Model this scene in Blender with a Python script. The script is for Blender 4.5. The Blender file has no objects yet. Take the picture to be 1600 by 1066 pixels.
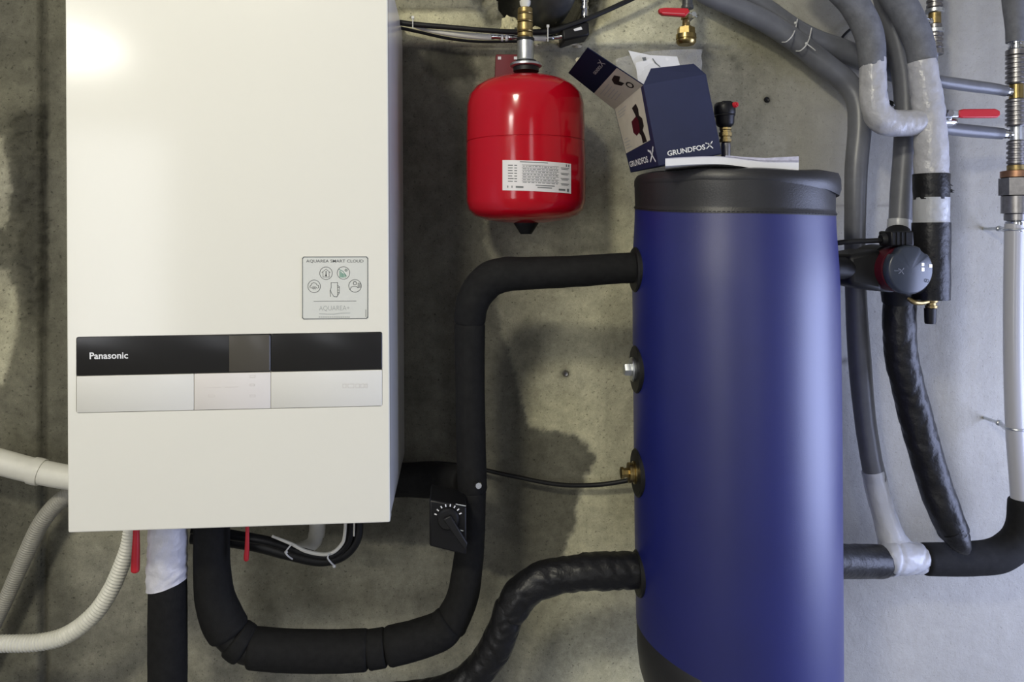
import bpy, math, random
import numpy as np
from mathutils import Vector, Matrix, noise
random.seed(7)
PI = math.pi
S = bpy.context.scene
COL = S.collection

# ------------------------------------------------------------------ camera
F, HZ, D, H, YAW = 1200.0, 368.0, 1.54, 1.15, math.radians(4.3)
cd = bpy.data.cameras.new('camera'); cam = bpy.data.objects.new('camera', cd); COL.objects.link(cam)
cam.location = (0, -D, H); cam.rotation_euler = (PI / 2, 0, -YAW)
cd.sensor_fit = 'HORIZONTAL'; cd.sensor_width = 36; cd.lens = F * 36 / 1600
cd.shift_y = -(533 - HZ) / 1600; cd.clip_start = .02
S.camera = cam
# ------------------------------------------------------------------ world, lights, exposure
W = bpy.data.worlds.new('sky'); S.world = W; W.use_nodes = True
bg = W.node_tree.nodes['Background']; bg.inputs['Color'].default_value = (.70, .80, 1, 1); bg.inputs['Strength'].default_value = .6

def area(name, loc, target, sx, sy, power, color, shape='RECTANGLE'):
    l = bpy.data.lights.new(name, 'AREA'); l.shape = shape; l.size = sx; l.size_y = sy
    l.energy = power; l.color = color
    o = bpy.data.objects.new(name, l); COL.objects.link(o); o.location = loc
    o.rotation_euler = (Vector(target) - Vector(loc)).to_track_quat('-Z', 'Y').to_euler()
    return o
area('ceiling_lamp', (-.72, -2.02, H + 1.15), (-.2, 0, .8), .30, .22, 23, (1, .95, .78), 'ELLIPSE')
area('far_ceiling_lamp', (-2.27, -3.85, H + 1.10), (-.6, 0, 1.1), .62, .20, 16, (1, .97, .90), 'ELLIPSE')
area('door_daylight', (.50, -4.24, 1.12), (.50, 0, 1.05), .42, 1.95, 8, (.97, .975, 1))
area('left_window_daylight', (-2.16, -4.24, 1.02), (-.3, 0, 1.0), .62, 1.60, 19, (.97, .97, 1))
area('window_daylight', (1.93, -.78, .66), (.6, -.48, .45), 1.04, 1.14, 35, (.57, .65, 1))
S.view_settings.view_transform = 'Standard'; S.view_settings.look = 'None'
S.view_settings.exposure = 0.0; S.view_settings.gamma = 1; S.view_settings.use_curve_mapping = False
S.cycles.use_denoising = True
S.cycles.max_bounces = 8; S.cycles.transparent_max_bounces = 12

# ------------------------------------------------------------------ helpers
cyw, syw = math.cos(YAW), math.sin(YAW)
def ray(px, py):
    u, v = (px - 800) / F, (HZ - py) / F
    return u * cyw + syw, cyw - u * syw, v
def P(px, py, d):
    """point that stands d metres in front of the concrete wall"""
    x, y, v = ray(px, py); t = (D - d) / y
    return Vector((t * x, -D + t * y, H + t * v))
def SC(px, d):
    x, y, v = ray(px, 0); return (D - d) / y / F

ORG = {}
def org(o):
    return ORG.get(o.name, Vector((0, 0, 0)))
def tagit(o, label, cat, group=None):
    o['label'] = label; o['category'] = cat
    if group: o['group'] = group
    return o
def thing(name, label, cat, loc, group=None):
    o = bpy.data.objects.new(name, None); COL.objects.link(o); o.empty_display_size = .05
    o.location = loc; ORG[o.name] = Vector(loc)
    return tagit(o, label, cat, group)

def catmull(ctrl, n):
    """ctrl: list of tuples of floats -> interpolated list"""
    a = [np.array(c, float) for c in ctrl]
    a = [2 * a[0] - a[1]] + a + [2 * a[-1] - a[-2]]
    out = []
    for i in range(1, len(a) - 2):
        p0, p1, p2, p3 = a[i - 1:i + 3]
        for k in range(n):
            t = k / n
            out.append(.5 * (2 * p1 + (p2 - p0) * t + (2 * p0 - 5 * p1 + 4 * p2 - p3) * t * t + (3 * p1 - p0 - 3 * p2 + p3) * t ** 3))
    out.append(a[-2]); return out

class MB:
    def __init__(s): s.v = []; s.f = []
    def add(s, vs, fs):
        o = len(s.v); s.v += [tuple(x) for x in vs]; s.f += [tuple(i + o for i in f) for f in fs]; return s
    def loft(s, loops, cap0=True, cap1=True, closed=True):
        n = len(loops[0]); vs = [p for l in loops for p in l]; fs = []
        for i in range(len(loops) - 1):
            for j in range(n if closed else n - 1):
                k = (j + 1) % n
                fs.append((i * n + j, i * n + k, (i + 1) * n + k, (i + 1) * n + j))
        if cap0: fs.append(tuple(range(n - 1, -1, -1)))
        if cap1: fs.append(tuple(range((len(loops) - 1) * n, len(loops) * n)))
        return s.add(vs, fs)
    def box(s, x0, y0, z0, x1, y1, z1, M=None):
        vs = [Vector((x, y, z)) for z in (z0, z1) for y in (y0, y1) for x in (x0, x1)]
        if M: vs = [M @ v for v in vs]
        return s.add(vs, [(0, 2, 3, 1), (4, 5, 7, 6), (0, 1, 5, 4), (2, 6, 7, 3), (0, 4, 6, 2), (1, 3, 7, 5)])
    def tube(s, pts, rad, segs=16, cap=True, wr=None, round_end=0.0, seed=0.0):
        """pts world Vectors, rad per point; wr(s, ang, i)->radius factor"""
        pts = [Vector(p) for p in pts]; n = len(pts)
        T = [(pts[min(i + 1, n - 1)] - pts[max(i - 1, 0)]).normalized() for i in range(n)]
        up = Vector((0, 1, 0)) if abs(T[0].y) < .9 else Vector((1, 0, 0))
        nrm = (up - T[0] * up.dot(T[0])).normalized(); loops = []; L = 0
        if round_end:
            e = round_end
            ext = [(0, .80), (.25, .93), (.6, .985)]
            pass
        for i in range(n):
            if i: L += (pts[i] - pts[i - 1]).length
            nrm = (nrm - T[i] * nrm.dot(T[i])).normalized(); b = T[i].cross(nrm)
            lp = []
            for k in range(segs):
                a = 2 * PI * k / segs
                r = rad[i] * (wr(L, a, i) if wr else 1)
                lp.append(pts[i] + nrm * (r * math.cos(a)) + b * (r * math.sin(a)))
            loops.append((pts[i], T[i], lp))
        ls = [l[2] for l in loops]
        if round_end:
            e = round_end
            c, t, lp = loops[0]; pre = [[c + (p - c) * q - t * e * h for p in lp] for q, h in ((.72, 1), (.88, .9), (.96, .55))]
            c, t, lp = loops[-1]; post = [[c + (p - c) * q + t * e * h for p in lp] for q, h in ((.96, .55), (.88, .9), (.72, 1))]
            ls = pre + ls + post
        return s.loft(ls, cap, cap)
    def lathe(s, prof, o, ax=(0, 0, 1), segs=32, cap=True):
        ax = Vector(ax).normalized(); o = Vector(o)
        up = Vector((0, 1, 0)) if abs(ax.y) < .9 else Vector((1, 0, 0))
        a = (up - ax * up.dot(ax)).normalized(); b = ax.cross(a)
        ls = [[o + ax * h + a * (max(r, 1e-5) * math.cos(2 * PI * k / segs)) + b * (max(r, 1e-5) * math.sin(2 * PI * k / segs)) for k in range(segs)] for r, h in prof]
        return s.loft(ls, cap, cap)
    def ball(s, c, r, seg=12, sq=(1, 1, 1), jag=0, seed=0):
        c = Vector(c); ls = []
        for i in range(seg // 2 + 1):
            th = PI * i / (seg // 2); th = min(max(th, .02), PI - .02); lp = []
            for k in range(seg):
                a = 2 * PI * k / seg
                v = Vector((math.sin(th) * math.cos(a), math.sin(th) * math.sin(a), math.cos(th)))
                q = r * (1 + jag * noise.noise(v * 1.7 + Vector((seed, seed * 2, 0))))
                lp.append(c + Vector((v.x * sq[0], v.y * sq[1], v.z * sq[2])) * q)
            ls.append(lp)
        return s.loft(ls)
    def ring(s, c, ax, R, r, segs=24, ss=8, a0=0, a1=2 * PI):
        ax = Vector(ax).normalized(); c = Vector(c)
        up = Vector((0, 0, 1)) if abs(ax.z) < .9 else Vector((1, 0, 0))
        a = (up - ax * up.dot(ax)).normalized(); b = ax.cross(a); full = abs(a1 - a0 - 2 * PI) < 1e-6
        n = segs if full else segs + 1; ls = []
        for i in range(n):
            t = a0 + (a1 - a0) * i / segs; rd = a * math.cos(t) + b * math.sin(t)
            ls.append([c + rd * (R + r * math.cos(2 * PI * k / ss)) + ax * (r * math.sin(2 * PI * k / ss)) for k in range(ss)])
        if full: ls.append(ls[0]); return s.loft(ls, False, False)
        return s.loft(ls)
    def build(s, name, mat, parent=None, smooth=True, angle=38, bevel=0, local=False, recalc=False, base=None):
        me = bpy.data.meshes.new(name); vs = s.v
        if parent is not None:
            q = Vector((0, 0, 0)) if local else org(parent)
        else:
            if base is None:
                a = np.array(s.v); mn, mx = a.min(0), a.max(0)
                base = ((mn[0] + mx[0]) / 2, (mn[1] + mx[1]) / 2, mn[2])
            q = Vector(base)
        me.from_pydata([(v[0] - q.x, v[1] - q.y, v[2] - q.z) for v in vs], [], s.f)
        import bmesh
        bm = bmesh.new(); bm.from_mesh(me); bmesh.ops.recalc_face_normals(bm, faces=bm.faces); bm.to_mesh(me); bm.free()
        if smooth:
            me.shade_smooth(); me.set_sharp_from_angle(angle=math.radians(angle))
        o = bpy.data.objects.new(name, me); COL.objects.link(o)
        me.materials.append(mat)
        if parent is not None:
            o.parent = parent; ORG[o.name] = q
        else:
            o.location = q; ORG[o.name] = q
        if bevel:
            m = o.modifiers.new('bevel', 'BEVEL'); m.width = bevel; m.segments = 2; m.limit_method = 'ANGLE'; m.angle_limit = math.radians(40)
        return o

def ptube(ctrl, n=8):
    """ctrl: (px,py,d,rpx) -> world pts, radii"""
    c = catmull(ctrl, n)
    return [P(a[0], a[1], a[2]) for a in c], [a[3] * SC(a[0], a[2]) for a in c]
def rtube(mb, ctrl, n=8, **k):
    p, r = ptube(ctrl, n); return mb.tube(p, r, **k)
def plathe(mb, px, d, prof, segs=32, px1=None, **k):
    """vertical turned piece: prof = (py, rpx) from top to bottom"""
    b = P(px, prof[-1][0], d); t = P(px if px1 is None else px1, prof[0][0], d)
    ax = (t - b); L = ax.length; y0, y1 = prof[0][0], prof[-1][0]; sc = SC(px, d)
    return mb.lathe([(r * sc, L * (y1 - y) / (y1 - y0)) for y, r in prof][::-1], b, ax, segs, **k)

def wrinkle(a=.04, fr=60, cre=.0, seed=0, ang=2.0, turn=0, lap=.02):
    def f(L, t, i):
        v = Vector((L * fr, math.cos(t) * ang + seed, math.sin(t) * ang))
        q = noise.noise(v) + .5 * noise.noise(v * 2.3)
        c = 0
        if cre:
            w = noise.noise(Vector((L * fr * .9 + math.cos(t + seed) * .9, seed * 3.1, math.sin(t) * .7)))
            c = -cre * max(0, 1 - abs(w) * 5)
        if turn:
            u = (L / turn + t / (2 * PI) + .15 * q) % 1; c += lap * (u - .5) * (1 if u < .93 else (1 - u) / .07)
        return 1 + a * q + c
    return f
def dense(pts, rad, step):
    P2, R2 = [pts[0]], [rad[0]]
    for i in range(1, len(pts)):
        L = (pts[i] - pts[i - 1]).length; n = max(1, int(L / step))
        for k in range(1, n + 1):
            t = k / n; P2.append(pts[i - 1].lerp(pts[i], t)); R2.append(rad[i - 1] * (1 - t) + rad[i] * t)
    return P2, R2

# ---- flat print: frame(a, b, c) maps print coordinates (b downwards) to space, c = height above the surface
def strokes(mb, frame, pts, w, closed=False, c=.0):
    n = len(pts); q = list(pts) + ([pts[0]] if closed else [])
    for (x0, y0), (x1, y1) in zip(q[:-1], q[1:]):
        dx, dy = x1 - x0, y1 - y0; L = math.hypot(dx, dy) or 1; ux, uy = dx / L * w / 2, dy / L * w / 2; nx, ny = -uy, ux
        mb.add([frame(x0 - ux + nx, y0 - uy + ny, c), frame(x1 + ux + nx, y1 + uy + ny, c), frame(x1 + ux - nx, y1 + uy - ny, c), frame(x0 - ux - nx, y0 - uy - ny, c)], [(0, 1, 2, 3)])
def circle(mb, frame, x, y, r, w, a0=0, a1=360, n=28, c=.0007):
    strokes(mb, frame, [(x + r * math.cos(math.radians(a0 + (a1 - a0) * k / n)), y + r * math.sin(math.radians(a0 + (a1 - a0) * k / n))) for k in range(n + 1)], w, c=c)
def patch(mb, frame, poly, c=0):
    mb.add([frame(x, y, c) for x, y in poly], [tuple(range(len(poly)))])
def text(mb, frame, body, x, y, width, height, angle=0, bold=0.0, c=0):
    """lower left corner at (x, y); fitted to width and height; angle turns it anticlockwise"""
    cu = bpy.data.curves.new('t', 'FONT'); cu.body = body; cu.offset = bold; cu.resolution_u = 3
    o = bpy.data.objects.new('t', cu); COL.objects.link(o)
    dg = bpy.context.evaluated_depsgraph_get(); me = bpy.data.meshes.new_from_object(o.evaluated_get(dg))
    v = np.array([tuple(q.co) for q in me.vertices]); mn, mx = v.min(0), v.max(0); sz = mx - mn
    ca, sa = math.cos(math.radians(angle)), math.sin(math.radians(angle)); out = []
    for q in v:
        a, b = (q[0] - mn[0]) / sz[0] * width, (q[1] - mn[1]) / sz[1] * height
        out.append(frame(x + a * ca - b * sa, y - (a * sa + b * ca), c))
    mb.add(out, [tuple(p.vertices) for p in me.polygons])
    bpy.data.objects.remove(o); bpy.data.curves.remove(cu); bpy.data.meshes.remove(me)
def bilin(c00, c10, c11, c01):
    """print frame on a quad: a 0..1 left to right, b 0..1 top to bottom; corners top-left, top-right, bottom-right, bottom-left"""
    n = -(c10 - c00).cross(c01 - c00).normalized()
    def f(a, b, c): return (c00 * (1 - a) + c10 * a) * (1 - b) + (c01 * (1 - a) + c11 * a) * b + n * c
    return f

# ------------------------------------------------------------------ materials
def mat(name, col, rough=.5, metal=0, var=0, vscale=20, bump=0, bscale=80, bdist=.002, coat=0, spec=.5, alpha=1, sheen=0, stretch=None, col2=None):
    m = bpy.data.materials.new(name); m.use_nodes = True; nt = m.node_tree; N = nt.nodes; Lk = nt.links
    b = N['Principled BSDF']; b.inputs['Base Color'].default_value = (*col, 1); b.inputs['Roughness'].default_value = rough
    b.inputs['Metallic'].default_value = metal; b.inputs['Specular IOR Level'].default_value = spec
    b.inputs['Coat Weight'].default_value = coat; b.inputs['Coat Roughness'].default_value = .08
    if alpha < 1: b.inputs['Alpha'].default_value = alpha
    if sheen: b.inputs['Sheen Weight'].default_value = sheen
    tc = N.new('ShaderNodeTexCoord'); src = tc.outputs['Object']
    if stretch:
        mp = N.new('ShaderNodeMapping'); mp.inputs['Scale'].default_value = stretch; Lk.new(src, mp.inputs[0]); src = mp.outputs[0]
    if var:
        n = N.new('ShaderNodeTexNoise'); n.inputs['Scale'].default_value = vscale; n.inputs['Detail'].default_value = 6; n.inputs['Roughness'].default_value = .65
        Lk.new(src, n.inputs['Vector'])
        r = N.new('ShaderNodeValToRGB'); r.color_ramp.elements[0].position = .32; r.color_ramp.elements[1].position = .68
        a = tuple(max(0, c * (1 - var)) for c in col); z = col2 or tuple(min(1, c * (1 + var)) for c in col)
        r.color_ramp.elements[0].color = (*a, 1); r.color_ramp.elements[1].color = (*z, 1)
        Lk.new(n.outputs[0], r.inputs[0]); Lk.new(r.outputs[0], b.inputs['Base Color'])
    if bump:
        n2 = N.new('ShaderNodeTexNoise'); n2.inputs['Scale'].default_value = bscale; n2.inputs['Detail'].default_value = 5
        Lk.new(src, n2.inputs['Vector'])
        bp = N.new('ShaderNodeBump'); bp.inputs['Strength'].default_value = bump; bp.inputs['Distance'].default_value = bdist
        Lk.new(n2.outputs[0], bp.inputs['Height']); Lk.new(bp.outputs[0], b.inputs['Normal'])
    return m
M = {}
M['cream'] = mat('cream_enamel', (.76, .75, .68), .13, coat=.0, spec=.28)
M['side'] = mat('grey_enamel', (.74, .74, .72), .22)
M['flap'] = mat('pale_plastic', (.74, .73, .67), .25, spec=.28)
M['ctrl'] = mat('control_plastic', (.75, .715, .67), .25, spec=.28)
M['gloss_black'] = mat('gloss_black', (.014, .0135, .013), .28, spec=.5)
M['glass_reflection'] = mat('display_glass', (.075, .068, .055), .3)  # brownish tone: room reflection on the display put into the colour
M['gap'] = mat('shadow_gap', (.05, .05, .05), .7)
M['print_grey'] = mat('grey_print', (.12, .13, .13), .5)
M['print_light'] = mat('light_grey_print', (.36, .38, .38), .5)
M['print_green'] = mat('green_print', (.10, .30, .22), .5)
M['print_white'] = mat('white_print', (.80, .81, .84), .5)
M['sticker'] = mat('silver_sticker', (.64, .655, .62), .30)
M['foam'] = mat('black_foam', (.0085, .0085, .0085), .8, var=.3, vscale=90, bump=.5, bscale=900, bdist=.0006, spec=.22)
M['tape_black'] = mat('black_tape', (.009, .009, .010), .38, bump=.5, bscale=90, bdist=.003, spec=.32)
M['tape_grey'] = mat('grey_tape', (.41, .41, .43), .28, var=.12, vscale=40, bump=.9, bscale=60, bdist=.003)
M['tape_white'] = mat('white_tape', (.60, .60, .66), .34, var=.08, vscale=40, bump=1.0, bscale=45, bdist=.004)
M['tape_silver'] = mat('silver_tape', (.40, .41, .43), .28, bump=.5, bscale=70, bdist=.003)
M['grey_pipe'] = mat('grey_pipe', (.125, .13, .145), .36, var=.12, vscale=30, bump=.12, bscale=50)
M['grey_foam'] = mat('grey_foam', (.125, .13, .145), .62, var=.2, vscale=60, bump=.4, bscale=400, bdist=.001)
M['white_plastic'] = mat('white_plastic', (.66, .65, .58), .42, var=.06, vscale=20, bump=.1, bscale=60)
M['white_pipe'] = mat('white_pipe', (.43, .43, .45), .2)
M['conduit'] = mat('grey_conduit', (.30, .29, .25), .5, var=.12, vscale=20)
M['conduit_white'] = mat('white_conduit', (.70, .69, .61), .38)
M['red'] = mat('red_enamel', (.42, .003, .012), .13, coat=.0, spec=.42, bump=.05, bscale=25, bdist=.002)
M['red_dark'] = mat('dark_red_paint', (.15, .008, .015), .4)
M['red_plastic'] = mat('red_plastic', (.48, .012, .022), .42)
M['crimson'] = mat('crimson_paint', (.06, .003, .010), .5, spec=.3)
M['rubber'] = mat('black_rubber', (.007, .007, .0075), .5, spec=.35)
M['black_plastic'] = mat('black_plastic', (.008, .008, .009), .4, bump=.1, bscale=200, spec=.25)
M['brass'] = mat('brass', (.36, .27, .11), .30, 1, var=.2, vscale=60)
M['brass_dull'] = mat('dull_brass', (.33, .25, .11), .42, 1, var=.25, vscale=90, bump=.15, bscale=120)
M['bronze'] = mat('bronze', (.36, .20, .12), .4, 1, var=.2, vscale=60)
M['chrome'] = mat('chrome', (.58, .59, .61), .2, 1)
M['zinc'] = mat('zinc', (.60, .62, .63), .36, 1, var=.12, vscale=80)
M['steel'] = mat('dull_steel', (.31, .30, .30), .36, 1, var=.2, vscale=60)
M['blue'] = mat('blue_vinyl', (.005, .009, .118), .42, var=.06, vscale=8, bump=.2, bscale=700, bdist=.0004, spec=.85)
M['vinyl_black'] = mat('black_vinyl', (.016, .016, .018), .42, bump=.35, bscale=420, bdist=.0007)
M['navy'] = mat('navy_card', (.013, .018, .060), .5, var=.06, vscale=30)
M['navy_shaded'] = mat('shaded_navy_card', (.010, .013, .036), .8, spec=.08)  # the navy card again, darkened for the flap and bottom in shade
M['card_inner'] = mat('carton_inside', (.34, .30, .22), .8)
M['print_cream'] = mat('cream_print', (.52, .50, .42), .5, var=.06, vscale=40)
M['paper'] = mat('paper', (.72, .72, .72), .7, var=.03, vscale=60)
M['paper_print'] = mat('paper_print', (.48, .47, .55), .6, var=.15, vscale=140)
M['label_white'] = mat('label_white', (.68, .66, .66), .38)
M['pump_face'] = mat('pump_face', (.028, .035, .050), .30)
M['mortar'] = mat('mortar', (.50, .46, .34), .9, var=.25, vscale=80, bump=.8, bscale=120, bdist=.004)
M['foam_yellow'] = mat('expanding_foam', (.56, .52, .32), .8, var=.25, vscale=120, bump=.8, bscale=150, bdist=.004)
M['tie'] = mat('nylon_tie', (.62, .62, .60), .4)
M['dark_pvc'] = mat('dark_grey_pvc', (.050, .052, .052), .38, var=.25, vscale=30)
M['room'] = mat('room_plaster', (.62, .61, .58), .85, var=.08, vscale=4)
M['floor'] = mat('floor_concrete', (.24, .235, .22), .75, var=.15, vscale=5)
def film(name, col, a, rough=.12, bump=.8, bscale=40):
    return mat(name, col, rough, alpha=a, bump=bump, bscale=bscale, bdist=.004, spec=.6)
M['film'] = film('clear_film', (.72, .72, .74), .13, .10, 1.0, 60)
M['wrap'] = film('clear_wrap', (.66, .68, .74), .62, .22)
def emit(name, col, s):
    m = mat(name, col, .4); b = m.node_tree.nodes['Principled BSDF']
    b.inputs['Emission Color'].default_value = (*col, 1); b.inputs['Emission Strength'].default_value = s; return m
M['led'] = emit('display_light', (.9, .92, 1), 2.2)

# ------------------------------------------------------------------ concrete wall: a relief grid
def axis(lo, hi, a, b, step, coarse):
    l = list(np.linspace(lo, a, coarse, endpoint=False)); m = list(np.arange(a, b, step)); r = list(np.linspace(b, hi, coarse))
    return np.array(l + m + r)
XL, XR, ZT, YB = -2.6, 1.95, 2.40, -4.25
xs = axis(XL, XR, -1.0, 1.28, .0042, 10); zs = axis(0, ZT, .20, 1.70, .0042, 8)
GX, GZ = np.meshgrid(xs, zs)
# wall coordinates expressed on the picture's scale at the wall (px, py), to lay out stains and painted shade
def to_px(X, Z):
    # inverse of P at d = 0
    fx = X * cyw - D * syw; fw = X * syw + D * cyw
    return 800 + F * fx / fw, HZ - F * (Z - H) / fw
PX, PY = to_px(GX, GZ)
rng = np.random.RandomState(3)
def vnoise(x, y, seed, octs=4):
    r = np.random.RandomState(seed); tot = np.zeros_like(x); amp = 1; nrm = 0; fq = 1
    for o in range(octs):
        g = r.rand(64, 64); xi = x * fq + o * 13.7; yi = y * fq + o * 7.3
        x0 = np.floor(xi).astype(int); y0 = np.floor(yi).astype(int); tx = xi - x0; ty = yi - y0
        tx = tx * tx * (3 - 2 * tx); ty = ty * ty * (3 - 2 * ty)
        q = lambda a, b: g[a % 64, b % 64]
        v = (q(x0, y0) * (1 - tx) + q(x0 + 1, y0) * tx) * (1 - ty) + (q(x0, y0 + 1) * (1 - tx) + q(x0 + 1, y0 + 1) * tx) * ty
        tot += amp * v; nrm += amp; amp *= .5; fq *= 2.1
    return tot / nrm - .5
def sdf(poly, x, y):
    """signed distance in px, positive inside"""
    ins = np.zeros(x.shape, bool); dist = np.full(x.shape, 1e9); n = len(poly)
    for i in range(n):
        x0, y0 = poly[i]; x1, y1 = poly[(i + 1) % n]
        c = ((y0 > y) != (y1 > y)) & (x < (x1 - x0) * (y - y0) / ((y1 - y0) or 1e-9) + x0); ins ^= c
        dx, dy = x1 - x0, y1 - y0; t = np.clip(((x - x0) * dx + (y - y0) * dy) / (dx * dx + dy * dy + 1e-9), 0, 1)
        dist = np.minimum(dist, np.hypot(x - x0 - t * dx, y - y0 - t * dy))
    return np.where(ins, dist, -dist)
def sst(a, b, v):
    t = np.clip((v - a) / (b - a), 0, 1); return t * t * (3 - 2 * t)
n1 = vnoise(PX / 45, PY / 45, 1); n2 = vnoise(PX / 14, PY / 14, 2, 3); n3 = vnoise(PX / 160, PY / 160, 5, 3)
n4 = vnoise(PX / 5, PY / 5, 9, 3)
def region(poly, soft=10, jag=14):
    return sst(-soft, soft, sdf(poly, PX, PY) + jag * 2 * (n1 * .6 + n2 * .5 + n4 * .5))
upn = 0
hgt = .0016 * n1 + .0012 * n2                      # metres towards the room
upper = sst(-3, 3, (72 + 5 * n1 * 2 + .004 * (PX - 640)) - PY) * sst(600, 640, PX) * (1 - sst(1060, 1180, PX))
hgt += .016 * upper
top = sst(-3, 3, (20 + 3 * n1) - PY) * sst(560, 640, PX) * (1 - sst(730, 770, PX))
hgt += .012 * top
left = sst(-5, 5, (66 + 8 * n1) - PX)
hgt += .010 * left
groove = np.exp(-((PX - 69 - 6 * n1) / 5) ** 2); hgt -= .006 * groove
pit = region([(20, 180), (72, 160), (70, 520), (40, 500), (25, 380)], 16, 10); hgt -= .006 * pit * (n2 > .05)
hole = region([(770, -70), (781, -6), (786, 14), (792, 30), (806, 44), (866, 46), (893, 40), (912, 28), (926, -8), (940, -70)], 4, 14)
rub = region([(725, -80), (738, 4), (764, 42), (800, 62), (905, 62), (945, 24), (985, -80)], 9, 10)
hgt += rub * (.030 * n2 + .022 * n1 + .016 * n4) - .018 * rub
hgt = hgt * (1 - hole) - .17 * hole
vx = np.stack([GX.ravel(), -hgt.ravel(), GZ.ravel()], 1)
nx_, nz_ = len(xs), len(zs)
ii = (np.arange(nz_ - 1)[:, None] * nx_ + np.arange(nx_ - 1)[None, :]).ravel()
quads = np.stack([ii, ii + 1, ii + 1 + nx_, ii + nx_], 1)
me = bpy.data.meshes.new('wall_back'); me.from_pydata(vx.tolist(), [], quads.tolist()); me.shade_smooth()
wall = bpy.data.objects.new('wall_back', me); COL.objects.link(wall); wall['kind'] = 'structure'
# albedo with some shade painted in: tone (R), warmth (G), grain/pitting (B)
tone = .245 + .16 * n3 + 0 * PX; warm = .75 + .4 * n3
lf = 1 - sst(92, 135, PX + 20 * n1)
tone = tone * (1 - lf) + (.125 + .05 * n3) * lf  # aged damp concrete plus shade beside the cabinet, both in the tone
pale = region([(-80, 205), (10, 215), (24, 300), (14, 360), (-80, 345)], 5, 8) + region([(-80, 408), (16, 420), (34, 470), (30, 525), (8, 600), (-80, 640)], 5, 8)
tone = tone + (.36 - tone) * np.clip(pale, 0, 1) * .9
tone -= .06 * pit
tone -= .05 * groove
stain_shade = region([(560, 60), (700, 74), (742, 120), (752, 300), (768, 440), (786, 520), (800, 566), (814, 622), (826, 668), (880, 676), (910, 688), (932, 718), (915, 752), (903, 786), (894, 830), (884, 862), (872, 900), (812, 905), (760, 890), (700, 855), (560, 845)], 5, 9)  # wet stain, with the cabinet's cast shadow beside it painted in
tone = tone + (.105 + .03 * n3 - tone) * stain_shade * .9; warm = warm + (.42 - warm) * stain_shade * .6
spots = region([(665, 78), (705, 72), (735, 85), (745, 118), (690, 128), (668, 108)], 8, 10); tone = tone + (.035 - tone) * spots * .85; hgt_spot = spots
mid = region([(770, 420), (900, 400), (925, 560), (900, 690), (850, 670), (800, 540)], 40, 30); tone -= .035 * mid * (1 - stain_shade)
st2 = region([(800, 925), (866, 915), (888, 1000), (880, 1100), (760, 1100)], 14, 16); tone -= .10 * st2
lowl = region([(280, 845), (720, 850), (700, 940), (470, 948), (300, 930)], 18, 16); lo2 = sst(800, 900, PY) * sst(150, 300, PX) * (1 - sst(640, 760, PX)); tone += .07 * lo2 + .06 * region([(470, 948), (720, 940), (720, 1000), (470, 1000)], 8, 8)  # painted paler against the cabinet's shadow, plus a lit strip below the shadow edge
pipe_shade = region([(180, 1042), (520, 1042), (520, 1120), (180, 1120)], 5, 5); tone -= .04 * pipe_shade  # dark band: cast shadow of the insulated pipe put into the tone
cmb = sst(760, 900, PX) * (1 - sst(960, 1100, PX)) * sst(250, 450, PY); tone += .22 * cmb * (1 - stain_shade); warm += .2 * cmb
rt = sst(1120, 1320, PX); tone = tone + (.36 + .06 * n3 - tone) * rt; warm = warm + (.22 - warm) * rt
band = upper * (1 - top); tone += .18 * band; warm += .25 * band; tone -= .05 * top
by = region([(925, 42), (1060, 40), (1060, 72), (915, 74)], 8, 8); tone += .09 * by; warm += .2 * by
ol = region([(1110, 30), (1230, 60), (1330, 150), (1330, 175), (1230, 120), (1110, 60)], 22, 20); tone -= .03 * ol; warm += .3 * ol
tone = tone + (.16 + .2 * n2 - tone) * rub * .7; warm = warm + (.8 - warm) * rub
tone = np.where(hole > .3, .07, tone)
crack = np.exp(-((PY - 321 - 3 * n1) / 2.2) ** 2) * sst(1285, 1300, PX) * (1 - sst(1470, 1500, PX)) * (n1 > -.18)
tone -= .12 * crack
for (ax_, ay_, r_, k_) in ((883, 583, 7, .9), (1199, 156, 5, .9), (1320, 564, 5, .6), (720, 790, 3, .5), (1145, 92, 7, .5), (1152, 104, 6, .4)):
    g = np.exp(-(((PX - ax_) ** 2 + (PY - ay_) ** 2) / r_ ** 2)); tone = tone * (1 - k_ * g)
ca = me.color_attributes.new('stain_shade', 'FLOAT_COLOR', 'POINT')
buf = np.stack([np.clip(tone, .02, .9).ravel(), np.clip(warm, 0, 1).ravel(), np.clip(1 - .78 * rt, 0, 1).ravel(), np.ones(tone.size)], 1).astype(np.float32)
ca.data.foreach_set('color', buf.ravel())
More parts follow.
